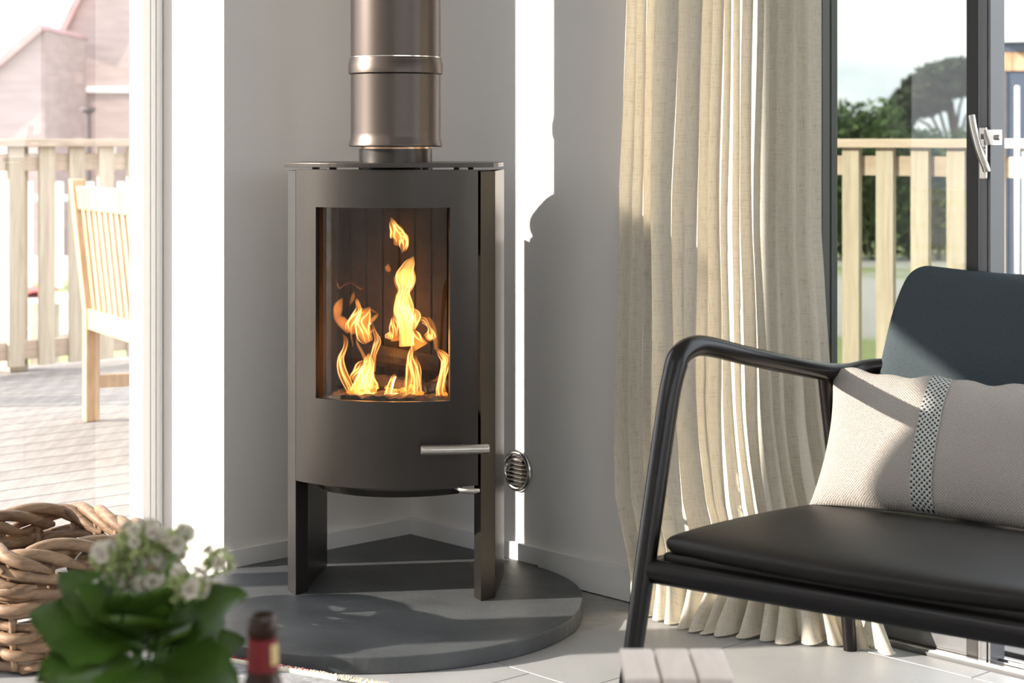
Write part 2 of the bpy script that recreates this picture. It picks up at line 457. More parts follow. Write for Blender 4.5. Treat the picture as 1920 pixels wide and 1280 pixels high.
# floor: screed with porcelain tiles set on it
V, Fc = boxes(ROOM, [((-0.10, -0.12, -0.12), (RU, RW, -0.0025))])
floor = struct('floor', V, Fc, 'grout')
TS = 0.610
tile_src = None
def tile(u0, w0, u1, w1):
    global tile_src
    g = 0.0016
    c = ROOM @ Vector(((u0 + u1) / 2, (w0 + w1) / 2, 0))
    full = abs(u1 - u0 - TS) < 1e-6 and abs(w1 - w0 - TS) < 1e-6
    if full and tile_src is not None:
        o = tile_src.copy(); col.objects.link(o); o.location = c; return
    hu, hw = (u1 - u0) / 2 - g, (w1 - w0) / 2 - g
    F = ROOM.to_3x3().to_4x4()
    o = mesh('tile', boxv(F, (-hu, -hw, -0.006), (hu, hw, 0.0)), BOXF, 'tile', floor, bevel=0.0008)
    o.location = c
    if full: tile_src = o
r = 0
w = -0.055 - TS
while w < RW:
    off = 1.177 if r % 2 else 1.645
    off -= math.ceil(off / TS) * TS
    u = off
    while u < RU:
        u0, u1 = max(u, 0.001), min(u + TS, RU); w0, w1 = max(w, -0.12), min(w + TS, RW)
        if w0 < 0: u0 = max(u0, RW0); u1 = min(u1, RW1)
        if u1 - u0 > 0.02 and w1 - w0 > 0.02:
            if w0 < 0 and w1 > 0.001:
                tile(u0, w0, u1, w1)
            else: tile(u0, w0, u1, w1)
        u += TS
    w += TS; r += 1

# left window: white frame, sash with glass, broad meeting stiles out of view
FU0, FU1 = -0.335, -0.265
win1 = mesh('window_1', *boxes(ROOM, [((FU0, LW0 + 0.002, LTOP - 0.05), (FU1, LW1 - 0.002, LTOP - 0.002)), ((FU0, LW0 + 0.002, -0.06), (FU1, LW1 - 0.002, 0.012)), ((FU0, LW1 - 0.06, 0.0), (FU1, LW1 - 0.002, LTOP))]), 'whitealu', kind='structure')
win1['label'] = 'wide white-framed glass door onto the sunny deck'
def wbox(name, a, b, mat, parent, **kw): return box(name, ROOM, a, b, mat, parent, **kw)
for a, b in ((LW0 + 0.002, LW0 + 0.020), (LW0 + 0.022, LW0 + 0.036), (LW0 + 0.038, LW0 + 0.058)):
    wbox('sash_stile', (FU0 + 0.005, a, 0.0125), (FU1, b, LTOP - 0.051), 'whitealu', win1, bevel=0.002)
wbox('gasket', (FU0 + 0.015, LW0 + 0.0195, 0.0125), (FU1 - 0.012, LW0 + 0.0385, LTOP - 0.051), 'lead', win1)
wbox('sash_rail', (FU0 + 0.005, LW0 + 0.059, 0.0125), (FU1, 2.034, 0.07), 'whitealu', win1, bevel=0.002)
for a in (2.035, 2.140):
    wbox('meeting_stile', (FU0 + 0.002, a, 0.0125), (FU1 - 0.002, a + 0.104, LTOP - 0.051), 'whitealu', win1, bevel=0.003)
wbox('pane', (-0.303, LW0 + 0.0585, 0.0705), (-0.297, 2.0345, LTOP - 0.051), 'glass', win1)
wbox('pane', (-0.303, 2.2445, 0.0125), (-0.297, LW1 - 0.061, LTOP - 0.051), 'glass', win1)
V, Fc = boxes(ROOM, [((-0.25, 2.25, 1.775), (-0.248, LW1 - 0.02, LTOP - 0.03)), ((-0.26, 2.25, 1.76), (-0.238, LW1 - 0.02, 1.775)), ((-0.262, 2.25, LTOP - 0.0295), (-0.215, LW1 - 0.02, LTOP - 0.001))])  # blind added out of view to block sun from the chair back
mesh('shading_blind', V, Fc, 'cream', None, origin=ROOM @ Vector((-0.25, 2.6, 1.80)), label='added unseen cream blind that keeps sun off the armchair back', cat='blind')
# roof light and its ceiling opening, added out of view as fill light
sa, sb, sc_, sd_ = SK
fill_roof = mesh('fill_rooflight', *boxes(ROOM, [((sa, sc_, CEIL + 0.12), (sa + 0.05, sd_, CEIL + 0.19)), ((sb - 0.05, sc_, CEIL + 0.12), (sb, sd_, CEIL + 0.19)), ((sa + 0.05, sc_, CEIL + 0.12), (sb - 0.05, sc_ + 0.05, CEIL + 0.19)), ((sa + 0.05, sd_ - 0.05, CEIL + 0.12), (sb - 0.05, sd_, CEIL + 0.19)), (((sa + sb) / 2 - 0.025, sc_ + 0.05, CEIL + 0.12), ((sa + sb) / 2 + 0.025, sd_ - 0.05, CEIL + 0.19))]), 'whitealu', kind='structure')
wbox('pane', (sa + 0.051, sc_ + 0.051, CEIL + 0.15), ((sa + sb) / 2 - 0.026, sd_ - 0.051, CEIL + 0.156), 'glass', fill_roof)
wbox('pane', ((sa + sb) / 2 + 0.026, sc_ + 0.051, CEIL + 0.15), (sb - 0.051, sd_ - 0.051, CEIL + 0.156), 'glass', fill_roof)

# unseen clerestory added right of the camera to brighten the left wall
fill_high = mesh('fill_clerestory', *boxes(ROOM, [((RU + 0.1, 0.402, 1.202), (RU + 0.16, RW - 0.402, 1.25)), ((RU + 0.1, 0.402, 2.37), (RU + 0.16, RW - 0.402, 2.418)), ((RU + 0.1, 0.402, 1.25), (RU + 0.16, 0.45, 2.37)), ((RU + 0.1, RW - 0.45, 1.25), (RU + 0.16, RW - 0.402, 2.37)), ((RU + 0.1, RW / 2 - 0.025, 1.25), (RU + 0.16, RW / 2 + 0.025, 2.37))]), 'whitealu', kind='structure')
wbox('pane', (RU + 0.127, 0.451, 1.251), (RU + 0.133, RW / 2 - 0.026, 2.369), 'glass', fill_high)
wbox('pane', (RU + 0.127, RW / 2 + 0.026, 1.251), (RU + 0.133, RW - 0.451, 2.369), 'glass', fill_high)

# right window: dark grey aluminium, one fixed pane, handle stile, open beyond it
win2 = mesh('window_2', *boxes(ROOM, [((RW0 + 0.002, -0.215, LTOP - 0.05), (RW1 - 0.002, -0.145, LTOP - 0.002)), ((RW0 + 0.002, -0.215, -0.02), (RW1 - 0.002, -0.125, 0.006)), ((RW1 - 0.06, -0.215, 0.006), (RW1 - 0.002, -0.145, LTOP - 0.05))]), 'alu', kind='structure')
win2['label'] = 'grey aluminium folding glass door standing partly open'
wbox('frame_post', (RW0 + 0.002, -0.215, 0.007), (1.190, -0.145, LTOP - 0.05), 'alu', win2, bevel=0.002)
wbox('sash_stile', (1.1902, -0.205, 0.006), (1.208, -0.152, LTOP - 0.05), 'alu', win2, bevel=0.002)
wbox('pane', (1.2082, -0.184, 0.045), (1.5695, -0.176, LTOP - 0.051), 'glass_tinted', win2)
wbox('sash_rail', (1.2082, -0.205, 0.0065), (1.5695, -0.152, 0.0448), 'alu', win2)
wbox('sash_stile', (1.570, -0.205, 0.0065), (1.598, -0.150, LTOP - 0.051), 'plastic', win2, bevel=0.002)
for a, b, f in ((1.5985, 1.606, -0.148), (1.6065, 1.620, -0.146), (1.6205, 1.627, -0.149)):
    wbox('sash_stile', (a, -0.20, 0.0065), (b, f, LTOP - 0.051), 'alu', win2, bevel=0.0012)
for k, ww in enumerate((-0.142, -0.160, -0.190)):
    wbox('floor_track', (1.20, ww, 0.0062), (RW1 - 0.07, ww + 0.010, 0.011), 'chrome', win2)
# folded leaf pushed to the far end
wbox('pane', (3.6, -0.188, 0.05), (RW1 - 0.065, -0.18, LTOP - 0.06), 'glass', win2)
wbox('sash_stile', (3.55, -0.21, 0.0115), (3.6, -0.15, LTOP - 0.051), 'alu', win2)

# lever handle with rose and key lock
HN = Vector((1.612, -0.146, 1.02))
hd = mesh('door_handle', *boxes(ROOM, [((1.607, -0.146, 0.972), (1.623, -0.138, 1.075))]), 'nickel', win2, bevel=0.002)
q = [(1.612, -0.104, 1.098), (1.620, -0.102, 1.065), (1.634, -0.100, 1.025), (1.645, -0.102, 0.998), (1.647, -0.104, 0.988)]
pp = [ROOM @ Vector(p) for p in smoothpath(q, 4)]
mesh('lever', *tube(pp, 0.0075, 10, flat=1.3), 'nickel', hd, smooth=True, angle=50)
mesh('spindle', *tube([ROOM @ Vector((1.615, -0.140, 1.03)), ROOM @ Vector((1.632, -0.100, 1.028))], 0.006, 10), 'chrome', hd, smooth=True, angle=50)
mesh('key_lock', *merge([boxes(ROOM, [((1.624, -0.142, 1.051), (1.640, -0.118, 1.062)), ((1.634, -0.146, 1.040), (1.655, -0.114, 1.070))]), tube([ROOM @ Vector((1.655, -0.13, 1.055)), ROOM @ Vector((1.662, -0.13, 1.055))], 0.006, 10)]), 'chrome', hd)

# outside: ground, decks
V, Fc = boxes(ID, [((-70, -30, -1.2), (80, 110, -0.9))])
struct('ground', V, Fc, 'ground')
V, Fc = boxes(ROOM, [((-4.3, -3.4, -0.9), (-WT, 7.0, -0.062)), ((-WT, -3.4, -0.9), (7.0, -WT, -0.062))])
deck = struct('deck', V, Fc, 'lead')
pl = None
F3 = ROOM.to_3x3().to_4x4()
for i in range(27):
    u = -WT - 0.075 - i * 0.149
    if pl is None:
        pl = mesh('plank', boxv(F3, (-0.0705, -4.75, -0.03), (0.0705, 4.75, 0)), BOXF, 'deck', deck, bevel=0.003); p = pl
    else: p = pl.copy(); col.objects.link(p)
    p.location = ROOM @ Vector((u, 1.4, -0.03))
pl = None
for i in range(21):
    w = -WT - 0.075 - i * 0.149
    if pl is None:
        pl = mesh('plank', boxv(F3, (-3.62, -0.0705, -0.03), (3.62, 0.0705, 0)), BOXF, 'deckr', deck, bevel=0.003); p = pl
    else: p = pl.copy(); col.objects.link(p)
    p.location = ROOM @ Vector((3.34, w, -0.03))

# ================================================================== HEARTH AND STOVE
cu, cw, cr_ = 0.489, 0.4996, 0.450
poly = [(0.0128, 0.0128), (cu, 0.0128)]
a0, a1 = math.atan2(0.0135 - cw, 0.04), math.atan2(0.04, 0.0135 - cu)
N = 72
for k in range(N + 1):
    a = -math.pi / 2 + (math.pi * 1.5) * k / N
    rr_ = cr_ + 0.0372 * max(0.0, math.cos(a - R_(225)))
    poly.append((max(0.0128, cu + rr_ * math.cos(a)), max(0.0128, cw + rr_ * math.sin(a))))
poly.append((0.0128, cw))
poly2 = []
for p in poly:
    if not poly2 or (abs(p[0] - poly2[-1][0]) + abs(p[1] - poly2[-1][1])) > 1e-5: poly2.append(p)
HZ = 0.035
V, Fc = prism(ROOM, poly2, 0.0004, HZ)
mesh('hearth', V, Fc, 'slate', bevel=0.003, label='dark slate hearth slab with rounded front under the wood stove', cat='hearth')

stove = thing('wood_stove', 'black steel wood-burning stove with curved glass door in the corner', 'stove', STOVE @ Vector((0, 0.12, HZ)))
DR = 0.324; DSAG = 0.073; DB0 = -0.085     # door arc
def db(r, off=0.0):
    return DB0 + DR - math.sqrt(max(0, (DR - off) ** 2 - r * r)) if off == 0 else DB0 + DR - math.sqrt((DR - off) ** 2 - r * r)

def curved(r0, r1, z0, z1, t=0.012, n=20, off=0.0):
    V, Fc = [], []
    for k in range(n + 1):
        r = r0 + (r1 - r0) * k / n
        for o in (off, off + t):
            for z in (z0, z1):
                V.append(STOVE @ Vector((r * (DR - o) / DR, db(r * (DR - o) / DR, o) if o else db(r), z)))
    for k in range(n):
        a, b = k * 4, (k + 1) * 4
        Fc += [(a, b, b + 1, a + 1), (a + 2, a + 3, b + 3, b + 2), (a + 1, b + 1, b + 3, a + 3), (a, a + 2, b + 2, b)]
    Fc += [(0, 1, 3, 2), (n * 4, n * 4 + 2, n * 4 + 3, n * 4 + 1)]
    return V, Fc

# side panels that run down into legs
def sidepoly(s):
    P = [(0.189, 0.034), (0.209, 0.001), (0.236, 0.036), (0.224, 0.262), (0.204, 0.280), (0.198, 0.06)]
    return [(s * x, y) for x, y in (P if s > 0 else P[::-1])]
for s in (1, -1):
    V, Fc = prism(STOVE, sidepoly(s), HZ + 0.0005, 0.981)
    mesh('side_panel', V, Fc, 'stove', stove, bevel=0.0012)
# door
V, Fc = merge([curved(-0.205, 0.205, 0.2925, 0.4815), curved(-0.205, 0.205, 0.902, 0.9845), curved(-0.205, -0.151, 0.4815, 0.902, n=6), curved(0.149, 0.205, 0.4815, 0.902, n=6)])
door = mesh('door', V, Fc, 'stove', stove, smooth=True, angle=35)
mesh('glass_pane', *curved(-0.153, 0.151, 0.4795, 0.904, 0.004, 24, 0.013), 'stoveglass', door, smooth=True, angle=35)
h0, h1 = STOVE @ Vector((0.098, -0.118, 0.384)), STOVE @ Vector((0.240, -0.076, 0.3835))
hp = [h0, h0 + (h1 - h0) * 0.02, h0 + (h1 - h0) * 0.97, h0 + (h1 - h0) * 0.99, h1]
dh = mesh('door_handle', *tube(hp, [0.0095, 0.0105, 0.0105, 0.0095, 0.0065], 24), 'nickel', door, smooth=True, angle=35)
dh['label'] = 'brushed nickel bar handle'
m0 = STOVE @ Vector((0.182, -0.088, 0.384)); m1 = STOVE @ Vector((0.178, -0.042, 0.384))
mesh('handle_mount', *tube([m0, m1], 0.006, 12), 'stove', door, smooth=True, angle=35)
# body shell behind the door
BODY = [(-0.186, 0.012), (-0.15, -0.022), (-0.09, -0.050), (0.0, -0.063), (0.09, -0.050), (0.15, -0.022), (0.186, 0.012), (0.186, 0.268), (-0.186, 0.268)]
mesh('body_base', *prism(STOVE, BODY, 0.296, 0.462), 'stove', stove)
mesh('body_top', *prism(STOVE, BODY, 0.915, 0.980), 'stove', stove)
mesh('body_back', *boxes(STOVE, [((-0.186, 0.250, 0.4625), (0.186, 0.268, 0.9145)), ((-0.188, 0.015, 0.4625), (-0.178, 0.2495, 0.9145)), ((0.178, 0.015, 0.4625), (0.188, 0.2495, 0.9145))]), 'stove', stove)
# firebox lining: vertical ribs of firebrick
lin = mesh('firebox_lining', *boxes(STOVE, [((-0.177, 0.236, 0.463), (0.177, 0.2495, 0.914)), ((-0.1775, 0.016, 0.463), (-0.168, 0.2355, 0.914)), ((0.168, 0.016, 0.463), (0.1775, 0.2355, 0.914)), ((-0.1675, 0.02, 0.4625), (0.1675, 0.2355, 0.468))]), 'firebrick', stove)
for i in range(9):
    r = -0.156 + i * 0.039
    mesh('lining_brick', *boxes(STOVE, [((r - 0.0175, 0.226, 0.469), (r + 0.0175, 0.2358, 0.913))]), 'firebrick', lin, bevel=0.002)
# under-door ash lip
V, Fc = [], []
lp = [(-0.165, 0.02)] + [(r, db(r) + 0.030 + 0.02 * (abs(r) / 0.165) ** 2) for r in [x * 0.165 / 8 for x in range(-8, 9)]] + [(0.165, 0.02), (0.15, 0.20), (-0.15, 0.20)]
lo = [(x * 0.955, y + 0.004) for x, y in lp]
n = len(lp)
V = [STOVE @ Vector((x, y, 0.2955)) for x, y in lp] + [STOVE @ Vector((x, y, 0.282)) for x, y in lp] + [STOVE @ Vector((x, y, 0.268)) for x, y in lo]
Fc = [tuple(range(n)), tuple(range(2 * n, 3 * n))[::-1]]
for j in (0, 1):
    Fc += [(j * n + i, j * n + (i + 1) % n, (j + 1) * n + (i + 1) % n, (j + 1) * n + i) for i in range(n)]
mesh('ash_lip', V, Fc, 'stove', stove)
mesh('air_lever', *tube([STOVE @ Vector(p) for p in ((0.150, -0.02, 0.290), (0.175, -0.055, 0.288), (0.205, -0.058, 0.288), (0.214, -0.050, 0.288))], [0.004, 0.006, 0.006, 0.004], 10, flat=0.6), 'nickel', stove, smooth=True, angle=50)
# top plate on small spacers
tp = []
for k in range(25):
    r = -0.237 + 0.474 * k / 24
    tp.append((r, -0.092 + 0.097 * (abs(r) / 0.237) ** 2.0))
tp += [(0.241, 0.05), (0.240, 0.11)]
for k in range(1, 24):
    a = math.pi * k / 24
    ca, sa = math.cos(a), math.sin(a)
    tp.append((0.240 * math.copysign(abs(ca) ** 0.62, ca), 0.11 + 0.185 * abs(sa) ** 0.8))
tp += [(-0.246, 0.11), (-0.247, 0.05)]
V, Fc = prism(STOVE, tp, 0.9895, 0.9990)
mesh('top_plate', V, Fc, 'stove', stove, bevel=0.0008)
for r, b in ((-0.165, 0.0), (-0.12, -0.025), (0.155, 0.0), (0.185, 0.01), (0.075, -0.035)):
    mesh('spacer', *boxes(STOVE, [((r - 0.006, b, 0.9848 if abs(r) > 0.2 else 0.9802), (r + 0.006, b + 0.02, 0.9893))]), 'stove', stove)
mesh('top_rim', *lathe(STOVE @ Matrix.Translation((-0.01, 0.14, 0)), [(0.085, 0.9802), (0.085, 0.9893)], 40), 'stove', stove, smooth=True, angle=40)
fl = STOVE @ Matrix.Translation((-0.01, 0.14, 0))
collar = mesh('flue_collar', *lathe(fl, [(0.0835, 0.9992), (0.0835, 1.0295)], 64), 'stove', stove, smooth=True, angle=40)
# flue pipe is a thing of its own
flue = thing('flue_pipe', 'thick grey-brown steel flue pipe rising from the stove top', 'flue pipe', fl @ Vector((0, 0, 1.0297)))
mesh('inner_pipe', *lathe(fl, [(0.0790, 1.0297), (0.0790, 1.06)], 64), 'copper', flue, smooth=True, angle=40)
mesh('lower_section', *lathe(fl, [(0.104, 1.0345), (0.1068, 1.0365), (0.1068, 1.0405), (0.1045, 1.0455), (0.1045, 1.0490), (0.1032, 1.0520), (0.1026, 1.066), (0.1026, 1.1985)], 72), 'flue', flue, smooth=True, angle=50)
mesh('joint_ring', *lathe(fl, [(0.1035, 1.1990), (0.1078, 1.2015), (0.1078, 1.2240), (0.1055, 1.2280), (0.1055, 1.2330), (0.1040, 1.2370)], 72), 'flue', flue, smooth=True, angle=40)
mesh('steel_trim', *lathe(fl, [(0.1036, 1.2372), (0.1036, 1.2395)], 72), 'chrome', flue, smooth=True, angle=40)
mesh('upper_section', *lathe(fl, [(0.1026, 1.2397), (0.1026, CEIL - 0.002)], 72), 'flue', flue, smooth=True, angle=50)

# wall air vent
vc = Vector((0.4067, 0.0, 0.248))
def vm(du, dw, dz): return ROOM @ (vc + Vector((du, dw, dz)))
VF = ROOM @ Matrix.Translation(vc) @ Matrix.Rotation(R_(-90), 4, 'X')    # local z points into the room
vent = thing('wall_vent', 'round steel louvred air vent on the white wall beside the stove', 'vent', vm(0, 0, 0))
mesh('ring', *lathe(VF, [(0.050, 0.0005), (0.050, 0.006), (0.046, 0.010), (0.0405, 0.0105), (0.038, 0.007), (0.038, 0.0005)], 48, cap=False), 'chrome', vent, smooth=True, angle=60)
mesh('back_disc', *lathe(VF, [(0.0379, 0.0005), (0.0379, 0.0015)], 40), 'lead', vent)
for i in range(7):
    zz = -0.030 + i * 0.010
    hw = math.sqrt(0.0375 ** 2 - zz * zz) - 0.001
    V = [vm(-hw, 0.0016, zz + 0.004), vm(hw, 0.0016, zz + 0.004), vm(hw, 0.0095, zz - 0.004), vm(-hw, 0.0095, zz - 0.004),
         vm(-hw, 0.0016, zz + 0.0025), vm(hw, 0.0016, zz + 0.0025), vm(hw, 0.008, zz - 0.005), vm(-hw, 0.008, zz - 0.005)]
    mesh('louvre', V, BOXF, 'chrome', vent)

# ---------------------------------------------------------------- logs and fire
def fpos(x, y, b):
    """a point of the photographed fire at stove depth b, from the direction it is seen in"""
    d0 = 4.12
    for _ in range(4):
        p = at(x, y, d0)
        l = STOVE.inverted() @ p
        d0 += (b - l.y)
    return at(x, y, d0)
def cpx(p): return (600 + p[0] / 5.12, 520 + p[1] / 5.12)
rng = random.Random(5)
def log(name, a, b, rad, label, sides=9, seed=1):
    rg = random.Random(seed)
    pts = [a.lerp(b, k / 14) for k in range(15)]
    ax = (b - a).normalized()
    N = (Vector((0, 0, 1)) - ax * ax.z).normalized(); B = ax.cross(N)
    prof = [1 + rg.uniform(-0.16, 0.16) for _ in range(sides)]
    V, Fc = [], []
    for i, p in enumerate(pts):
        for k in range(sides):
            an = 2 * math.pi * k / sides
            rr = rad * (prof[k] + rg.uniform(-0.07, 0.07)) * (0.9 if i in (0, 14) else 1)
            V.append(p + N * rr * math.cos(an) + B * rr * math.sin(an))
    for i in range(14):
        for k in range(sides):
            k2 = (k + 1) % sides
            Fc.append((i * sides + k, i * sides + k2, (i + 1) * sides + k2, (i + 1) * sides + k))
    Fc += [tuple(range(sides))[::-1], tuple(14 * sides + k for k in range(sides))]
    return mesh(name, V, Fc, 'char', None, origin=(a + b) / 2, label=label, cat='log', group='logs burning in the stove')
log('firewood_log', fpos(*cpx((350, 700)), 0.15), fpos(*cpx((1330, 880)), 0.15), 0.0235, 'large charred log leaning across the top of the fire', seed=3)
log('firewood_log', fpos(*cpx((380, 985)), 0.12), fpos(*cpx((1010, 1050)), 0.13), 0.0185, 'burning log lying crosswise under the large charred log', seed=4)
log('firewood_log', fpos(*cpx((960, 1120)), 0.095), fpos(*cpx((1290, 1050)), 0.11), 0.0215, 'short glowing log end at the right side of the fire', seed=6)
log('firewood_log', fpos(*cpx((520, 1150)), 0.15), fpos(*cpx((960, 1190)), 0.17), 0.0190, 'lowest blackened log on the ash bed of the stove', seed=8)
# ash bed
V, Fc = [], []
for j in range(13):
    for i in range(25):
        r, b = -0.15 + 0.30 * i / 24, 0.0 + 0.22 * j / 12
        if j == 0 or j == 12 or i == 0 or i == 24: z = 0.4685
        else: z = 0.471 + 0.010 * rng.random()
        V.append(STOVE @ Vector((r, max(b, 0.022), z)))
for j in range(12):
    for i in range(24): Fc.append((j * 25 + i, j * 25 + i + 1, (j + 1) * 25 + i + 1, (j + 1) * 25 + i))
mesh('ash_bed', V, Fc, 'ash', None, origin=STOVE @ Vector((0, 0.11, 0.4685)), label='bed of grey ash and embers under the burning logs', cat='ash', kind='stuff')

fire = thing('fire', 'bright orange flames burning behind the stove glass', 'fire', STOVE @ Vector((0, 0.12, 0.476)))
def flame(pts, b, mat, crop=True, flat=0.55, k=1.0):
    P = []
    for x, y, w in smoothpath(pts, 6):
        px, py = cpx((x, y)) if crop else (x, y)
        hw = (w / 5.12 if crop else w) * 4.15 / FPX * k
        P.append((fpos(px, py, b), max(hw * 1.2, 0.0004)))
    V, Fc = [], []
    sg = 12
    n = len(P)
    for i, (p, hw) in enumerate(P):
        t = (P[min(i + 1, n - 1)][0] - P[max(i - 1, 0)][0])
        t = (t - BD * t.dot(BD)).normalized()
        side = t.cross(BD).normalized()
        for q in range(sg):
            an = 2 * math.pi * q / sg
            V.append(p + side * hw * math.cos(an) + BD * (hw * flat) * math.sin(an))
    for i in range(n - 1):
        for q in range(sg):
            q2 = (q + 1) % sg
            Fc.append((i * sg + q, i * sg + q2, (i + 1) * sg + q2, (i + 1) * sg + q))
    Fc += [tuple(range(sg))[::-1], tuple((n - 1) * sg + q for q in range(sg))]
    mesh('flame', V, Fc, mat, fire, smooth=True)
    if mat == 'flame_dim' or max(hw for _, hw in P) < 0.006: return
    frg = random.Random(int(pts[0][0] * 7 + pts[0][1]))
    for sg_ in (-1, -0.25, 0.45, 1):
        ph = frg.uniform(0, 6.28); L0 = frg.uniform(0.0, 0.2); L1 = frg.uniform(0.75, 1.0)
        Q, rd = [], []
        for i, (p, hw) in enumerate(P):
            f = i / (n - 1)
            if f < L0 or f > L1: continue
            t = (P[min(i + 1, n - 1)][0] - P[max(i - 1, 0)][0]); t = (t - BD * t.dot(BD)).normalized()
            side = t.cross(BD).normalized()
            Q.append(p + side * (hw * (0.86 * sg_ + 0.22 * math.sin(ph + 9 * f))) - BD * (hw * 0.3))
            rd.append(max(0.0004, min(0.0026, hw * 0.24)) * (0.25 + 0.75 * math.sin(math.pi * (f - L0) / (L1 - L0 + 0.01))))
        if len(Q) > 3: mesh('flame', *tube(Q, rd, 7), 'flame_edge', fire, smooth=True)
FR, BK = 0.070, 0.185
for pts, b, mt in [
    ([(440, 1200, 80), (430, 1080, 72), (445, 960, 70), (460, 860, 50), (465, 780, 34), (470, 725, 6)], FR, 'flame_hot'),
    ([(430, 1200, 95), (430, 1040, 105), (450, 920, 70), (480, 840, 30)], FR + .004, 'flame'),
    ([(350, 1200, 26), (290, 1060, 32), (215, 900, 32), (200, 780, 28), (240, 680, 20), (250, 600, 16), (215, 540, 5)], FR, 'flame'),
    ([(330, 1120, 12), (240, 950, 14), (190, 800, 10), (205, 720, 6)], FR - .01, 'flame_hot'),
    ([(300, 980, 30), (370, 880, 36), (430, 800, 20)], FR, 'flame'),
    ([(490, 900, 40), (510, 760, 30), (540, 660, 26), (556, 600, 20), (525, 520, 16), (500, 440, 8)], FR, 'flame'),
    ([(450, 820, 20), (405, 720, 14), (362, 640, 12), (350, 575, 6)], FR, 'flame_hot'),
    ([(470, 620, 40), (430, 540, 62), (400, 430, 66), (440, 350, 52), (482, 278, 5)], FR + .01, 'flame'),
    ([(360, 560, 8), (400, 490, 16), (450, 540, 12), (520, 500, 10)], FR, 'flame_hot'),
    ([(318, 660, 5), (298, 540, 10), (312, 440, 14), (350, 370, 18), (385, 320, 16), (360, 240, 20), (348, 200, 4)], FR, 'flame_hot'),
    ([(330, 540, 22), (300, 470, 45), (330, 390, 40), (375, 310, 26), (360, 230, 10)], FR + .008, 'flame'),
    ([(275, 530, 18), (225, 440, 46), (170, 380, 34), (175, 290, 38), (215, 200, 8)], FR, 'flame_dim'),
    ([(150, 360, 6), (140, 300, 12), (160, 250, 14), (205, 205, 6)], FR, 'flame'),
    ([(440, 530, 10), (480, 440, 16), (510, 400, 18), (540, 370, 14), (562, 345, 3)], FR, 'flame_hot'),
    ([(470, 300, 6), (510, 320, 12), (550, 345, 5)], FR, 'flame'),
    ([(150, 10, 2), (170, 70, 9), (190, 105, 7), (230, 75, 6), (290, 52, 6), (345, 80, 6), (390, 110, 9), (420, 95, 3)], FR, 'flame'),
    ([(280, 275, 3), (305, 220, 16), (318, 180, 17), (326, 130, 3)], FR, 'flame'),
    # tall flame behind the top log
    ([(835, 660, 70), (825, 520, 62), (815, 420, 76), (800, 300, 84), (795, 200, 66), (805, 120, 50), (815, 60, 80), (830, -10, 84), (850, -90, 52), (875, -150, 34), (900, -205, 4)], BK, 'flame_hot'),
    ([(880, 600, 16), (860, 460, 22), (835, 330, 30), (760, 250, 24), (750, 160, 20)], BK - .03, 'flame_hot'),
    ([(725, 610, 42), (712, 500, 34), (704, 420, 26), (700, 365, 4)], BK, 'flame'),
    ([(880, 490, 30), (905, 430, 40), (915, 350, 36), (880, 295, 12)], BK - .02, 'flame_hot'),
    ([(970, 670, 70), (930, 600, 56), (895, 520, 24), (880, 470, 5)], BK, 'flame'),
    ([(1060, 610, 20), (1055, 570, 46), (1060, 530, 34), (1050, 480, 16), (1020, 430, 20), (985, 405, 22), (960, 420, 4)], BK, 'flame'),
    ([(1040, 600, 18), (1055, 570, 28), (1070, 545, 16)], BK - .02, 'flame_hot'),
    ([(1115, 690, 18), (1105, 580, 22), (1090, 480, 20), (1050, 400, 16), (1000, 395, 5)], BK + .01, 'flame_dim'),
    ([(660, 590, 34), (672, 545, 24), (686, 508, 3)], BK, 'flame_hot'),
    ([(800, 640, 18), (790, 520, 22), (770, 420, 26), (745, 320, 26), (752, 230, 18), (780, 150, 10)], BK - .035, 'flame_hot'),
    ([(850, 640, 14), (845, 540, 18), (850, 440, 22), (850, 340, 26), (835, 250, 18), (840, 160, 14), (880, 80, 20), (900, 10, 12), (905, -60, 4)], BK - .03, 'flame_hot'),
    ([(760, 130, 12), (730, 60, 14), (735, 0, 20), (790, -60, 14), (840, -70, 6)], BK - .02, 'flame_hot'),
    # front centre flames
    ([(880, 1200, 62), (880, 1080, 56), (895, 960, 48), (880, 840, 38), (868, 760, 28), (880, 690, 18), (897, 652, 3)], FR, 'flame'),
    ([(800, 1180, 12), (810, 1060, 12), (830, 940, 12), (850, 830, 16), (864, 740, 20), (888, 668, 4)], FR - .01, 'flame_hot'),
    ([(970, 1200, 30), (958, 1100, 24), (944, 980, 20), (938, 860, 26), (912, 745, 8)], FR, 'flame'),
    ([(900, 1190, 20), (905, 1050, 14), (925, 900, 10), (915, 780, 6)], FR - .012, 'flame_hot'),
    ([(645, 1200, 26), (655, 1100, 24), (688, 1000, 24), (720, 942, 14), (740, 960, 3)], FR, 'flame'),
    ([(760, 1200, 50), (752, 1150, 22), (745, 1110, 4)], FR, 'flame_hot'),
    ([(690, 1200, 26), (700, 1150, 10), (690, 1100, 3)], FR, 'flame_hot'),
    # right hand flame by the glass edge
    ([(1195, 1200, 48), (1165, 1080, 40), (1175, 960, 34), (1195, 860, 32), (1205, 780, 34), (1150, 712, 24), (1105, 692, 4)], FR, 'flame'),
    ([(1150, 1190, 16), (1135, 1080, 16), (1160, 960, 14), (1190, 850, 20), (1200, 770, 26), (1130, 705, 8)], FR - .01, 'flame_hot'),
    ([(1060, 990, 5), (1110, 985, 12), (1150, 940, 14)], FR, 'flame'),
]: flame(pts, b, mt)
flame([(733, 407, 1), (738, 422, 7), (744, 436, 13), (746, 448, 9), (742, 460, 4)], BK, 'flame', crop=False)
flame([(747, 442, 5), (757, 446, 9), (757, 462, 6), (753, 474, 1)], BK, 'flame', crop=False)
flame([(729, 494, 1), (727, 502, 5), (731, 509, 3)], BK, 'flame_dim', crop=False)
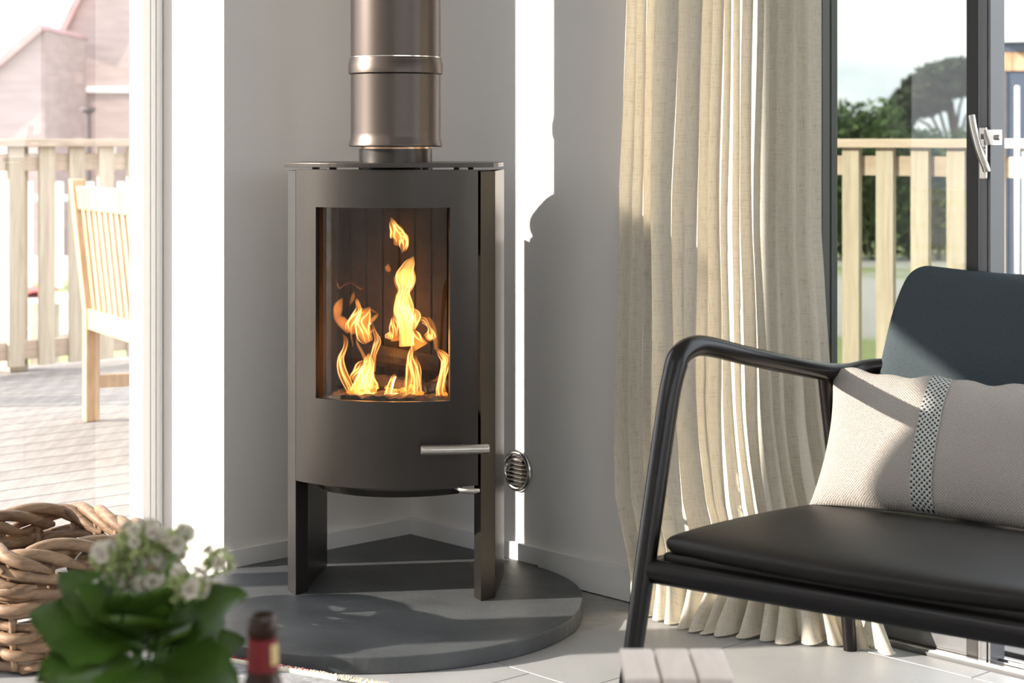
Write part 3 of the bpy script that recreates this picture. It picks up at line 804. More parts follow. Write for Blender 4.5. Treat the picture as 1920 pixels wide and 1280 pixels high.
MT['ember'] = bpy.data.materials.new('glowing_ember'); MT['ember'].use_nodes = True
_b = MT['ember'].node_tree.nodes['Principled BSDF']
_b.inputs['Base Color'].default_value = (0.05, 0.02, 0.01, 1); _b.inputs['Emission Color'].default_value = (1.0, 0.22, 0.03, 1); _b.inputs['Emission Strength'].default_value = 2.2
erg = random.Random(12)
parts = []
for k in range(46):
    c = STOVE @ Vector((erg.uniform(-0.10, 0.135), erg.uniform(0.04, 0.16), erg.uniform(0.480, 0.490))); q = erg.uniform(0.0025, 0.006)
    F_ = Matrix.Translation(c) @ Matrix.Rotation(erg.uniform(0, 3), 4, 'Z') @ Matrix.Rotation(erg.uniform(0, 1), 4, 'X')
    parts.append(boxes(F_, [((-q * 1.6, -q, -q * 0.6), (q * 1.6, q, q * 0.6))]))
mesh('embers', *merge(parts), 'ember', fire, kind='stuff')
fl_d = bpy.data.lights.new('firelight', 'POINT'); fl_d.energy = 0.5; fl_d.color = (1.0, 0.45, 0.14); fl_d.shadow_soft_size = 0.04
flo = bpy.data.objects.new('firelight', fl_d); flo.location = Vector((0.0, 0.0, 0.10)); col.objects.link(flo); flo.parent = fire

# ================================================================== CURTAIN
def curtain():
    NS, NT = 360, 110
    rg = random.Random(11)
    def uL(z): return 0.772 + 0.03 * max(0, (z - 0.95)) / 0.4 * 0.6 - 0.012 * math.exp(-((z - 0.45) / 0.25) ** 2) + (0.065 * max(0, 0.25 - z) / 0.25)
    def uR(z): return 1.275 + 0.028 * max(0, min(1, (0.85 - z) / 0.35)) + 0.15 * max(0, (0.50 - z) / 0.50) ** 1.5
    nf = 15
    cents = [0.0]
    for k in range(nf): cents.append(cents[-1] + rg.uniform(0.72, 1.15) * (1.0 if k < 10 else 1.35))
    cents = [c / cents[-1] for c in cents]
    amp = [rg.uniform(0.021, 0.034) for _ in range(nf + 1)]
    foot = [rg.uniform(0.0, 0.095) for _ in range(nf + 1)]
    V, UV, Fc = [], [], []
    for j in range(NT + 1):
        t = j / NT
        z = 2.36 * (1 - t) ** 1.05 + 0.0
        if j == NT: z = 0.004
        z = max(z, 0.004)
        for i in range(NS + 1):
            s = i / NS
            sh = s + 0.006 * math.sin(z * 3.1 + s * 17) + 0.004 * math.sin(z * 7.3 + s * 31)
            sh = min(max(sh, 0), 1)
            k = 0
            while k < nf - 1 and cents[k + 1] < sh: k += 1
            f = (sh - cents[k]) / (cents[k + 1] - cents[k])
            f = min(max(f, 0), 1)
            a = amp[k] * (1 - f) + amp[k + 1] * f
            f = f ** 2.2
            wv = 0.5 - 0.5 * math.cos(2 * math.pi * f)
            wv = wv ** 0.9
            a *= (0.28 if k % 3 else 0.42) + 0.08 * max(0, 1 - z / 1.2)
            ub = 0.772 + 0.573 * s
            sm = min(1, max(0, (ub - 0.895) / 0.10)); sm = sm * sm * (3 - 2 * sm)
            w = 0.024 - 0.085 * sm + 2 * a * wv
            w += 0.006 * math.sin(z * 5 + k * 1.9) * max(0, 1 - z)
            # folds bulge and spread where they meet the floor
            lowz = max(0.0, 1 - z / 0.16)
            ft = (foot[k] * (1 - f) + foot[k + 1] * f) * min(1.0, 4 * s)
            wv = wv * (1 - lowz) + lowz * (0.5 - 0.5 * math.cos(2 * math.pi * f)) ** 0.55
            gR = 1 - 0.97 * min(1.0, max(0.0, (s - 0.66) / 0.16))
            w += gR * (wv * (0.020 * min(1.0, 0.3 + 4 * s) + 0.9 * ft) * lowz ** 1.6 + (0.004 + 0.05 * sm) * lowz)
            u_here = uL(z) + (uR(z) - uL(z)) * s
            if s > 0.72: w -= 0.02 * ((s - 0.72) / 0.28) * max(0, 1 - z / 0.7) ** 1.4
            w = max(w, 0.016) if u_here < RW0 + 0.01 else max(w, -0.115)
            u = uL(z) + (uR(z) - uL(z)) * s
            # pinch each fold so it overlaps a little, more so at the foot
            u += (0.003 - 0.014 * lowz) * math.sin(2 * math.pi * f)
            zz = z
            if z < 0.10: zz = max(0.004, z - 0.03 * lowz * (1 - wv) + 0.012 * lowz * math.sin(k * 2.7 + f * 3))
            if j == NT: zz = 0.004 + 0.010 * (1 - wv) * (0.5 + 0.5 * math.sin(k * 4.1))
            V.append(ROOM @ Vector((u, w, zz))); UV.append((s * 1.3, z))
    for j in range(NT):
        for i in range(NS):
            a = j * (NS + 1) + i
            Fc.append((a, a + 1, a + NS + 2, a + NS + 1))
    ct = thing('curtain', 'floor-length oatmeal linen curtain hanging beside the grey glass door', 'curtain', ROOM @ Vector((1.06, 0.05, 0.0)))
    mesh('drape', V, Fc, 'linen', ct, smooth=True, uvs=UV)
    mesh('rail', *boxes(ROOM, [((0.72, 0.02, 2.37), (1.55, 0.06, 2.40))]), 'whitealu', ct)
    for k in range(2):
        u = 0.8 + k * 0.65
        mesh('rail_bracket', *boxes(ROOM, [((u, 0.001, 2.375), (u + 0.02, 0.0195, 2.395))]), 'whitealu', ct)
    return ct
curtain()

# ================================================================== ARMCHAIR
ch = thing('armchair', 'black wooden armchair with dark leather seat and grey-blue wool back', 'chair', CHAIR @ Vector((0.36, 0.33, 0)))
def cp(e, k, z): return CHAIR @ Vector((e, k, z))
def ctube(name, pts, segs=16, n=8, flat=1.0, mat='blackwood', parent=ch):
    P = smoothpath(pts, n)
    return mesh(name, *tube([cp(p[0], p[1], p[2]) for p in P], [p[3] for p in P], segs, flat=flat), mat, parent, smooth=True, angle=60)
CW = 0.80
def mir(pts, m): return [((CW - p[0]) if m else p[0],) + tuple(p[1:]) for p in pts]
for m in (0, 1):
    ctube('leg', mir([(0, 0.0, 0.0, 0.016), (0, 0.035, 0.13, 0.0175), (0, 0.08, 0.30, 0.019), (0, 0.125, 0.47, 0.0195), (0, 0.160, 0.595, 0.020), (0.001, 0.182, 0.645, 0.0205)], m))
    ctube('arm', mir([(0, 0.172, 0.625, 0.0205), (0.001, 0.188, 0.655, 0.0205), (0.006, 0.222, 0.670, 0.020), (0.014, 0.268, 0.668, 0.019), (0.034, 0.38, 0.641, 0.0185), (0.050, 0.50, 0.615, 0.018), (0.058, 0.60, 0.595, 0.018), (0.063, 0.665, 0.584, 0.0185), (0.074, 0.715, 0.581, 0.018), (0.098, 0.755, 0.588, 0.017), (0.140, 0.785, 0.594, 0.013)], m))
    ctube('leg', mir([(0.056, 0.640, 0.588, 0.015), (0.057, 0.655, 0.52, 0.016), (0.055, 0.695, 0.36, 0.0165), (0.050, 0.737, 0.18, 0.016), (0.043, 0.776, 0.0, 0.014)], m))
    ctube('side_rail', mir([(0.004, 0.078, 0.290, 0.018), (0.030, 0.39, 0.278, 0.018), (0.054, 0.705, 0.266, 0.018)], m), flat=1.3)
ctube('front_rail', [(0.0, 0.080, 0.288, 0.022), (0.4, 0.092, 0.286, 0.024), (CW, 0.080, 0.288, 0.022)], flat=0.8)
ctube('back_rail', [(0.054, 0.703, 0.272, 0.018), (0.4, 0.715, 0.275, 0.018), (CW - 0.054, 0.703, 0.272, 0.018)])
V = [cp(*p) for p in ((0.03, 0.088, 0.272), (0.77, 0.088, 0.272), (0.735, 0.69, 0.262), (0.065, 0.69, 0.262), (0.03, 0.088, 0.322), (0.77, 0.088, 0.322), (0.735, 0.69, 0.302), (0.065, 0.69, 0.302))]
mesh('seat_base', V, BOXF, 'leather', ch, bevel=0.008)
# seat: thick padded leather cushion, crowned, thin at its front edge
def seat():
    V, Fc, UV = [], [], []
    NU, NV = 44, 44
    def P(a, b, top):
        # a across 0..1, b front to back 0..1
        ex = 2 * a - 1; ky = 2 * b - 1
        rnd = max(0.0, 1 - max(abs(ex) ** 15, abs(ky) ** 13)) ** 0.5
        inset = 0.030 * (1 - (1 - abs(ky) ** 6) ** 0.5)
        lft = 0.030 + 0.040 * b
        e = lft + (CW - 2 * lft) * a
        k = 0.085 + 0.610 * b
        k -= 0.028 * (1 - ex * ex) * (1 - b)
        zt = 0.340 + 0.020 * rnd - 0.026 * b * b + 0.014 * (1 - ex * ex) * math.sin(math.pi * min(1, b * 1.25))
        zb = 0.340 - 0.030 * rnd - 0.020 * b
        e = 0.4 + (e - 0.4) * (1 - inset)
        return cp(e, k, zt if top else zb)
    idx = {}
    for top in (1, 0):
        for j in range(NV + 1):
            for i in range(NU + 1):
                if not top and (i in (0, NU) or j in (0, NV)):
                    idx[(top, i, j)] = idx[(1, i, j)]; continue
                a = 0.5 - 0.5 * math.cos(math.pi * i / NU); b = 0.5 - 0.5 * math.cos(math.pi * j / NV)
                idx[(top, i, j)] = len(V); V.append(P(a, b, top)); UV.append((a * 0.7, b * 0.6))
    for top in (1, 0):
        for j in range(NV):
            for i in range(NU):
                q = (idx[(top, i, j)], idx[(top, i + 1, j)], idx[(top, i + 1, j + 1)], idx[(top, i, j + 1)])
                Fc.append(q if top else q[::-1])
    return mesh('seat', V, Fc, 'leather', ch, smooth=True, uvs=UV)
seat()['label'] = 'dark leather seat cushion'
def backrest():
    V, Fc, UV = [], [], []
    NU, NV = 48, 36
    idx = {}
    def P(a, b, side):
        ex = 2 * a - 1; by = 2 * b - 1
        rnd = max(0.0, (1 - abs(ex) ** 9)) ** 0.5 * max(0.0, (1 - abs(by) ** 9)) ** 0.5
        # outline: wider at the bottom, round top corners, top edge dipping in the middle
        half = 0.312 - 0.046 * b
        cr = max(0.0, (abs(ex) - 0.80) / 0.20)
        zt = 0.785 + 0.010 * min(1, abs(ex) / 0.8) ** 2 - 0.048 * (1 - math.sqrt(max(0.0, 1 - cr * cr)))
        z = 0.365 + (zt - 0.365) * b
        if b > 0.75:
            half -= 0.012 * ((b - 0.75) / 0.25) ** 2
        e = 0.4 + half * ex
        k = 0.715 + 0.098 * b ** 1.1 + 0.025 * (1 - ex * ex)
        k += (-0.021 if side else 0.021) * rnd
        return cp(e, k, z)
    for sd in (1, 0):
        for j in range(NV + 1):
            for i in range(NU + 1):
                if not sd and (i in (0, NU) or j in (0, NV)):
                    idx[(sd, i, j)] = idx[(1, i, j)]; continue
                a = 0.5 - 0.5 * math.cos(math.pi * i / NU); b = 0.5 - 0.5 * math.cos(math.pi * j / NV)
                idx[(sd, i, j)] = len(V); V.append(P(a, b, sd)); UV.append((a * 0.6, b * 0.45))
    for sd in (1, 0):
        for j in range(NV):
            for i in range(NU):
                q = (idx[(sd, i, j)], idx[(sd, i + 1, j)], idx[(sd, i + 1, j + 1)], idx[(sd, i, j + 1)])
                Fc.append(q if sd else q[::-1])
    return mesh('backrest', V, Fc, 'wool', ch, smooth=True, uvs=UV)
backrest()['label'] = 'grey-blue wool backrest'
for e in (0.3, 0.5):
    ctube('back_support', [(e, 0.712, 0.275, 0.012), (e, 0.775, 0.38, 0.012), (e, 0.805, 0.50, 0.011)])

# pillow
def pillow():
    pw, ph, pt = 0.55, 0.292, 0.060
    B0 = Vector((0.365, 0.515, 0.346))        # middle of the lower edge in chair space
    up = Vector((-0.032, 0.150, 0.240))
    upn = up.normalized(); nrm = Vector((0, -0.83, 0.56)).normalized()
    pl = thing('lumbar_pillow', 'rough oatmeal woven pillow with a black and white stripe on the armchair', 'pillow', cp(0.365, 0.53, 0.345))
    def P(a, b, sd, off=0.0):
        ex = 2 * a - 1; by = 2 * b - 1
        th = (max(0, 1 - abs(ex) ** 3.2) ** 0.55) * (max(0, 1 - abs(by) ** 2.6) ** 0.55)
        pin = 0.022 * (1 - abs(by) ** 2) * abs(ex) ** 6      # sides pulled in
        pin2 = 0.014 * (1 - abs(ex) ** 2) * abs(by) ** 6
        e = ex * (pw / 2 - pin)
        h = ph * (0.5 + 0.5 * by * (1 - 2 * pin2 / ph))
        wob = 0.004 * math.sin(ex * 9 + by * 3) + 0.003 * math.sin(ex * 21)
        if by > 0: h += wob * by
        p = B0 + Vector((e, 0, 0)) + upn * h + nrm * ((pt * th + off) * (1 if sd else -0.75))
        # follow the curve of the backrest slightly
        p.y += 0.03 * (1 - ex * ex) * b
        return cp(*p)
    NU, NV = 64, 36
    V, Fc, UV, idx = [], [], [], {}
    for sd in (1, 0):
        for j in range(NV + 1):
            for i in range(NU + 1):
                if not sd and (i in (0, NU) or j in (0, NV)):
                    idx[(sd, i, j)] = idx[(1, i, j)]; continue
                a = 0.5 - 0.5 * math.cos(math.pi * i / NU); b = 0.5 - 0.5 * math.cos(math.pi * j / NV)
                idx[(sd, i, j)] = len(V); V.append(P(a, b, sd)); UV.append((a * pw, b * ph))
    for sd in (1, 0):
        for j in range(NV):
            for i in range(NU):
                q = (idx[(sd, i, j)], idx[(sd, i + 1, j)], idx[(sd, i + 1, j + 1)], idx[(sd, i, j + 1)])
                Fc.append(q if sd else q[::-1])
    mesh('cover', V, Fc, 'pillow', pl, smooth=True, uvs=UV)
    V, Fc, UV = [], [], []
    for j in range(NV + 1):
        b = 0.5 - 0.5 * math.cos(math.pi * j / NV)
        for i in range(7):
            a = 0.400 + 0.080 * i / 6
            V.append(P(a, b, 1, 0.0016)); UV.append((a * pw, b * ph))
    for j in range(NV):
        for i in range(6): Fc.append((j * 7 + i, j * 7 + i + 1, (j + 1) * 7 + i + 1, (j + 1) * 7 + i))
    s = mesh('stripe', V, Fc, 'stripe', pl, smooth=True, uvs=UV)
    s['label'] = 'black and white woven stripe'
pillow()

# ================================================================== WICKER BASKET
def basket():
    u0, u1, w0, w1, H = 0.085, 0.408, 1.035, 1.330, 0.245
    bk = thing('wicker_basket', 'rustic square basket of thick brown willow rods beside the hearth', 'basket', ROOM @ Vector(((u0 + u1) / 2, (w0 + w1) / 2, 0)))
    cx, cy = (u0 + u1) / 2, (w0 + w1) / 2
    hx, hy = (u1 - u0) / 2, (w1 - w0) / 2
    rg = random.Random(21)
    def ring(s, grow=0.0, cr=0.045):
        """point on the rounded square at s in 0..1 with its outward normal"""
        X, Y = hx + grow, hy + grow
        segs = [2 * (Y - cr), math.pi / 2 * cr, 2 * (X - cr), math.pi / 2 * cr] * 2
        L = sum(segs); d = (s % 1.0) * L
        k = 0
        while d > segs[k]: d -= segs[k]; k += 1
        if k == 0: return (X, -(Y - cr) + d), (1, 0)
        if k == 1: a = d / cr; return (X - cr + cr * math.cos(a), Y - cr + cr * math.sin(a)), (math.cos(a), math.sin(a))
        if k == 2: return ((X - cr) - d, Y), (0, 1)
        if k == 3: a = math.pi / 2 + d / cr; return (-(X - cr) + cr * math.cos(a), Y - cr + cr * math.sin(a)), (math.cos(a), math.sin(a))
        if k == 4: return (-X, (Y - cr) - d), (-1, 0)
        if k == 5: a = math.pi + d / cr; return (-(X - cr) + cr * math.cos(a), -(Y - cr) + cr * math.sin(a)), (math.cos(a), math.sin(a))
        if k == 6: return (-(X - cr) + d, -Y), (0, -1)
        a = 1.5 * math.pi + d / cr; return (X - cr + cr * math.cos(a), -(Y - cr) + cr * math.sin(a)), (math.cos(a), math.sin(a))
    def flare(z): return -0.022 + 0.050 * min(1, z / 0.26) ** 0.8
    NSK = 16
    for k in range(NSK):
        pts = []
        for j in range(9):
            z = 0.012 + (H - 0.02) * j / 8
            (x, y), _ = ring((k + 0.5) / NSK, flare(z))
            pts.append(ROOM @ Vector((cx + x, cy + y, z)))
        mesh('stake', *tube(pts, 0.0075, 8), 'wicker', bk, smooth=True, angle=60)
    rows = 9
    for r in range(rows):
        zc = 0.018 + r * 0.0222
        ra = 0.0098
        n = 160
        ph = rg.random()
        pts, rad = [], []
        for i in range(n):
            s = i / n
            (x, y), (nx, ny) = ring(s, flare(zc))
            wv = math.sin(math.pi * NSK * s + math.pi * r)
            o = 0.0115 * wv
            z = zc + 0.0045 * math.sin(2 * math.pi * (2 * s + ph)) + 0.003 * math.sin(2 * math.pi * (5 * s + ph * 3))
            pts.append(ROOM @ Vector((cx + x + nx * o, cy + y + ny * o, max(z, 0.0125))))
            rad.append(ra * (1 + 0.12 * math.sin(2 * math.pi * (3 * s + ph))))
        mesh('weaver', *tube(pts, rad, 9, closed=True), 'wicker', bk, smooth=True)
    # short loose rod ends, slanting on the sides
    for k in range(26):
        s0 = rg.random(); ln = rg.uniform(0.09, 0.16); z0 = rg.uniform(0.13, 0.200)
        pts, rad = [], []
        for i in range(13):
            f = i / 12
            (x, y), (nx, ny) = ring(s0 + ln * f, flare(0.25))
            o = 0.016 - 0.022 * f ** 2
            pts.append(ROOM @ Vector((cx + x + nx * o, cy + y + ny * o, z0 + 0.035 * f * (1 if k % 3 else -0.4))))
            rad.append(0.0105 * (0.25 + 0.75 * min(1, (f + 0.02) * 6)) * (1 if f < 0.95 else 0.6))
        mesh('rod_end', *tube(pts, rad, 9), 'wicker', bk, smooth=True, angle=70)
    # rim: overlapping braided rods
    for k in range(18):
        s0 = k / 18; ln = 0.185
        pts, rad = [], []
        for i in range(17):
            f = i / 16
            (x, y), (nx, ny) = ring(s0 + ln * f, 0.026)
            o = 0.020 * math.cos(math.pi * 1.5 * f) * (1 if k % 2 else 0.8)
            z = 0.215 + 0.038 * math.sin(math.pi * min(1, f * 1.05)) + 0.006 * math.sin(k * 2.1)
            pts.append(ROOM @ Vector((cx + x + nx * o, cy + y + ny * o, z)))
            rad.append(0.0125 * (0.35 + 0.65 * min(1, f * 5 + 0.1)) * (1 - 0.5 * max(0, (f - 0.85) / 0.15)))
        mesh('rim_rod', *tube(pts, rad, 9), 'wicker', bk, smooth=True, angle=70)
    V, Fc = boxes(ROOM, [((cx - hx + 0.03, cy - hy + 0.03, 0.004), (cx + hx - 0.03, cy + hy - 0.03, 0.016))])
    mesh('bottom', V, Fc, 'wicker', bk)
basket()

# ================================================================== RUG
def rug():
    A = Vector((-0.568, 3.682, 0)); Bv = Vector((-0.313, 3.542, 0))
    ax = (Bv - A).normalized(); ay = Vector((ax.y, -ax.x, 0))
    if ay.y > 0: ay = -ay
    F = Matrix(((ax.x, ay.x, 0, A.x), (ax.y, ay.y, 0, A.y), (0, 0, 1, 0.0005), (0, 0, 0, 1)))
    rg_ = thing('rug', 'grey wool rug with a cream and red fringed edge by the hearth', 'rug', F @ Vector((0.2, 0.8, 0)))
    mesh('pile', *boxes(F, [((0.0, 0.014, 0), (0.42, 1.5, 0.010))]), 'rug', rg_, bevel=0.002)
    mesh('hem', *tube([F @ Vector((x, 0.006, 0.0085)) for x in [0.0 + 0.03 * i for i in range(10)]], 0.0078, 8), 'cream', rg_, smooth=True, angle=60)
    rr = random.Random(3)
    for nm, mt, x0, x1, n in (('fringe', 'redyarn', 0.0, 0.20, 70), ('fringe', 'cream', 0.12, 0.42, 190)):
        parts = []
        for k in range(n):
            x = rr.uniform(x0, x1); L = rr.uniform(0.010, 0.026)
            p0 = Vector((x, 0.010, 0.012)); p1 = p0 + Vector((rr.uniform(-.006, .010), -L * 0.6, 0.004)); p2 = p0 + Vector((rr.uniform(-.010, .018), -L, -0.006))
            parts.append(tube([F @ p0, F @ p1, F @ p2], [0.0016, 0.0014, 0.0007], 5))
        mesh(nm, *merge(parts), mt, rg_, kind='stuff')
rug()

# ================================================================== FOREGROUND: table, plant, bottle, slatted stand
TZ = 0.380
tb = thing('coffee_table', 'low oak coffee table under the flowering plant and bottle', 'table', (-0.42, 1.62, 0))
mesh('tabletop', *boxes(ID, [((-0.80, 1.22, TZ - 0.03), (-0.06, 2.02, TZ))]), 'tablewood', tb, bevel=0.004)
for x in (-0.76, -0.14):
    for y in (1.26, 1.94):
        mesh('leg', *boxes(ID, [((x, y, 0.0), (x + 0.04, y + 0.04, TZ - 0.0305))]), 'tablewood', tb, bevel=0.003)
bt = Matrix.Translation((-0.2288, 1.69, TZ))
bot = thing('beer_bottle', 'brown glass beer bottle with a red neck label on the coffee table', 'bottle', bt @ Vector((0, 0, 0)))
mesh('glass_body', *lathe(bt, [(0.0285, 0.0005), (0.0305, 0.004), (0.0305, 0.125), (0.029, 0.140), (0.021, 0.162), (0.0155, 0.178), (0.0138, 0.200), (0.0130, 0.2150), (0.0140, 0.2165), (0.0142, 0.2235), (0.0132, 0.2260), (0.0133, 0.2320), (0.0120, 0.2345), (0.0098, 0.2345), (0.0098, 0.200), (0.012, 0.178), (0.026, 0.135), (0.027, 0.006)], 40), 'bottle', bot, smooth=True, angle=45)
mesh('neck_label', *lathe(bt, [(0.0152, 0.181), (0.0142, 0.200), (0.01365, 0.2135)], 40, cap=False), 'redlabel', bot, smooth=True)
gl = []
V, Fc = [], []
for j in range(5):
    for i in range(9):
        a = R_(-52 + i * 6.0); z = 0.190 + 0.019 * j / 4
        r = 0.0152 - (z - 0.181) * 0.045
        V.append(bt @ Vector((r * math.cos(a), r * math.sin(a), z)))
for j in range(4):
    for i in range(8): Fc.append((j * 9 + i, j * 9 + i + 1, (j + 1) * 9 + i + 1, (j + 1) * 9 + i))
mesh('gold_emblem', V, Fc, 'goldlabel', bot, smooth=True)
mesh('body_label', *lathe(bt, [(0.0308, 0.035), (0.0308, 0.105)], 40, cap=False), 'redlabel', bot, smooth=True)

def plant():
    px, py = -0.375, 1.88
    T = Matrix.Translation((px, py, TZ))
    pt = thing('flowering_plant', 'white flowering kalanchoe with broad green leaves in a pot', 'plant', (px, py, TZ))
    mesh('pot', *lathe(T, [(0.045, 0.0005), (0.058, 0.085), (0.062, 0.087), (0.062, 0.095), (0.055, 0.095), (0.053, 0.080)], 40), 'pot', pt, smooth=True, angle=45)
    rg = random.Random(9)
    def leaf(base, az, el, L, W, curl=0.25, roll=0.0):
        d = Vector((math.cos(az) * math.cos(el), math.sin(az) * math.cos(el), math.sin(el)))
        side = Vector((-math.sin(az), math.cos(az), 0)); nrm = side.cross(d) * -1
        if nrm.z < 0: nrm = -nrm
        side = (side * math.cos(roll) + nrm * math.sin(roll)); nrm = d.cross(side)
        if nrm.z < 0: nrm = -nrm
        V, Fc = [], []
        NL, NW = 16, 8
        for sd in (1, -1):
            for i in range(NL + 1):
                t = i / NL
                wd = W * math.sin(math.pi * min(1, t ** 0.8 * 0.98 + 0.01)) ** 0.75 * (0.35 + 0.65 * min(1, t * 2.2))
                wd *= 1 + 0.07 * math.sin(t * 28)
                if i == NL: wd = W * 0.05
                for j in range(NW + 1):
                    s = 2 * j / NW - 1
                    edge = 1 - s * s
                    p = base + d * (L * t) + side * (wd * s) + nrm * (-curl * L * t * t + 0.14 * W * s * s + sd * 0.0018 * edge)
                    V.append(p)
        o = (NL + 1) * (NW + 1)
        for i in range(NL):
            for j in range(NW):
                a = i * (NW + 1) + j
                Fc.append((a, a + 1, a + NW + 2, a + NW + 1)); Fc.append((o + a, o + a + NW + 1, o + a + NW + 2, o + a + 1))
        me = mesh('leaf', V, Fc, 'leaf', pt, smooth=True)
    C = Vector((px, py, TZ))
    for az, el, L, W, h, roll in [(-168, 24, 0.105, 0.032, 0.12, 0.5), (172, 38, 0.095, 0.030, 0.135, 0.3), (-12, 34, 0.105, 0.029, 0.125, -0.4), (-35, 4, 0.108, 0.031, 0.100, -0.5), (-75, -8, 0.100, 0.040, 0.105, 0.1), (-110, 2, 0.105, 0.042, 0.105, 0.0), (-140, 10, 0.100, 0.038, 0.10, 0.3), (-95, 35, 0.075, 0.034, 0.13, 0.0), (-50, 30, 0.075, 0.028, 0.12, -0.2), (90, 30, 0.09, 0.035, 0.12, 0), (130, 25, 0.095, 0.034, 0.115, 0.1), (45, 25, 0.09, 0.032, 0.115, -0.2), (20, 12, 0.09, 0.028, 0.105, -0.3), (-150, 48, 0.080, 0.028, 0.13, 0.4), (-60, 52, 0.07, 0.026, 0.14, 0), (-20, -14, 0.075, 0.026, 0.095, -0.2), (-85, 12, 0.085, 0.034, 0.085, 0.1), (-125, 6, 0.09, 0.034, 0.08, 0.2), (-45, 8, 0.09, 0.034, 0.08, -0.2), (-100, -25, 0.09, 0.038, 0.075, 0.0), (-160, -5, 0.09, 0.032, 0.08, 0.3), (-65, -25, 0.085, 0.034, 0.07, 0.0), (-100, 60, 0.06, 0.028, 0.135, 0.0)]:
        leaf(C + Vector((0, 0, h + 0.030)) + Vector((math.cos(R_(az)), math.sin(R_(az)), 0)) * 0.008, R_(az), R_(el), L * 1.08, W * 1.4, 0.12, -1.5 * roll)
    # flower heads: (image x, y, radius, blossoms)
    heads = [(262, 1010, 42, 16), (310, 1030, 40, 16), (235, 1045, 44, 16), (300, 1085, 42, 15), (345, 1095, 40, 14), (195, 1045, 26, 8), (205, 1110, 34, 12), (250, 1120, 32, 11), (385, 1110, 34, 9), (410, 1050, 30, 7), (330, 1005, 26, 9)]
    # one blossom: a double rosette
    V, Fc = [], []
    for ringi, (n, r0, lift, L) in enumerate([(7, 0.0012, 0.15, 0.0062), (6, 0.0010, 0.55, 0.0052), (5, 0.0006, 0.95, 0.0042)]):
        for k in range(n):
            a = 2 * math.pi * (k + 0.5 * ringi) / n
            d = Vector((math.cos(a) * math.cos(lift), math.sin(a) * math.cos(lift), math.sin(lift)))
            s = Vector((-math.sin(a), math.cos(a), 0)); nn = d.cross(s)
            b = len(V)
            for t, wd in ((0.1, 0.0009), (0.45, 0.0024), (0.8, 0.0024), (1.0, 0.0010)):
                for q in (-1, 0, 1):
                    V.append(d * (r0 + L * t) + s * (wd * q) + nn * (-0.0010 * abs(q) + 0.0016 * t * t))
            for i in range(3):
                for j in range(2): Fc.append((b + i * 3 + j, b + i * 3 + j + 1, b + (i + 1) * 3 + j + 1, b + (i + 1) * 3 + j))
    me = bpy.data.meshes.new('blossom'); me.from_pydata([tuple(v) for v in V], [], Fc); me.materials.append(MT['petal'])
    buds = []
    stems = []
    for hx, hy, hr, nb in heads:
        dd = 1.88 + rg.uniform(-0.03, 0.03)
        hc = at(hx, hy, dd); rr = hr * dd / FPX
        foot = Vector((px, py, TZ + 0.10)) + Vector((rg.uniform(-.01, .01), rg.uniform(-.01, .01), 0))
        mid = foot.lerp(hc, 0.55) + Vector((0, 0, 0.012))
        P = [Vector(p) for p in smoothpath([tuple(foot), tuple(mid), tuple(hc - Vector((0, 0, rr * 0.5)))], 6)]
        mesh('stem', *tube(P, 0.0022, 7), 'stem', pt, smooth=True, angle=60)
        for k in range(int(nb * 0.7)):
            v = Vector((rg.gauss(0, 1), rg.gauss(0, 1), rg.gauss(0.5, 0.8))).normalized()
            p = hc + Vector((v.x * rr, v.y * rr, v.z * rr * 0.75))
            o = bpy.data.objects.new('blossom', me); col.objects.link(o); o.parent = pt
            o.location = p - LOC[pt]; o.rotation_euler = (v + Vector((0, -0.25, 0.15))).to_track_quat('Z', 'Y').to_euler()
            sc = rg.uniform(0.85, 1.35); o.scale = (sc, sc, sc)
            buds.append(tube([hc - Vector((0, 0, rr * 0.4)), p], [0.0012, 0.0009], 5))
        for k in range(nb * 9):
            v = Vector((rg.gauss(0, 1), rg.gauss(0, 1), rg.gauss(0.1, 1))).normalized() * rg.uniform(0.6, 1.0)
            p = hc + Vector((v.x * rr, v.y * rr, v.z * rr * 0.7 - 0.002))
            buds.append(tube([p - v * 0.003, p - v * 0.0012, p + v * 0.0012, p + v * 0.0042], [0.0010, 0.0023, 0.0025, 0.0006], 7))
    mesh('buds', *merge(buds), 'bud', pt, smooth=True, kind='stuff')
plant()

# slatted wooden stand in front of the armchair
sx, sy = 0.1925, 2.165
st = thing('wooden_stand', 'small pale wooden stand with a three-slat top before the armchair', 'stand', (sx, sy, 0))
SZ = 0.435
for k in range(3):
    x0 = sx - 0.0625 + k * 0.0423
    mesh('slat', *boxes(ID, [((x0, sy - 0.0625, SZ - 0.016), (x0 + 0.0395, sy + 0.0625, SZ))]), 'slatwood', st, bevel=0.003)
mesh('apron', *boxes(ID, [((sx - 0.055, sy - 0.055, SZ - 0.05), (sx + 0.055, sy - 0.043, SZ - 0.0165)), ((sx - 0.055, sy + 0.043, SZ - 0.05), (sx + 0.055, sy + 0.055, SZ - 0.0165))]), 'tablewood', st)
for a in (-1, 1):
    for b in (-1, 1):
        cx_, cy_ = sx + a * 0.047, sy + b * 0.030
        mesh('leg', *boxes(ID, [((cx_ - 0.009, cy_ - 0.009, 0.0), (cx_ + 0.009, cy_ + 0.009, SZ - 0.0168))]), 'slatwood', st)

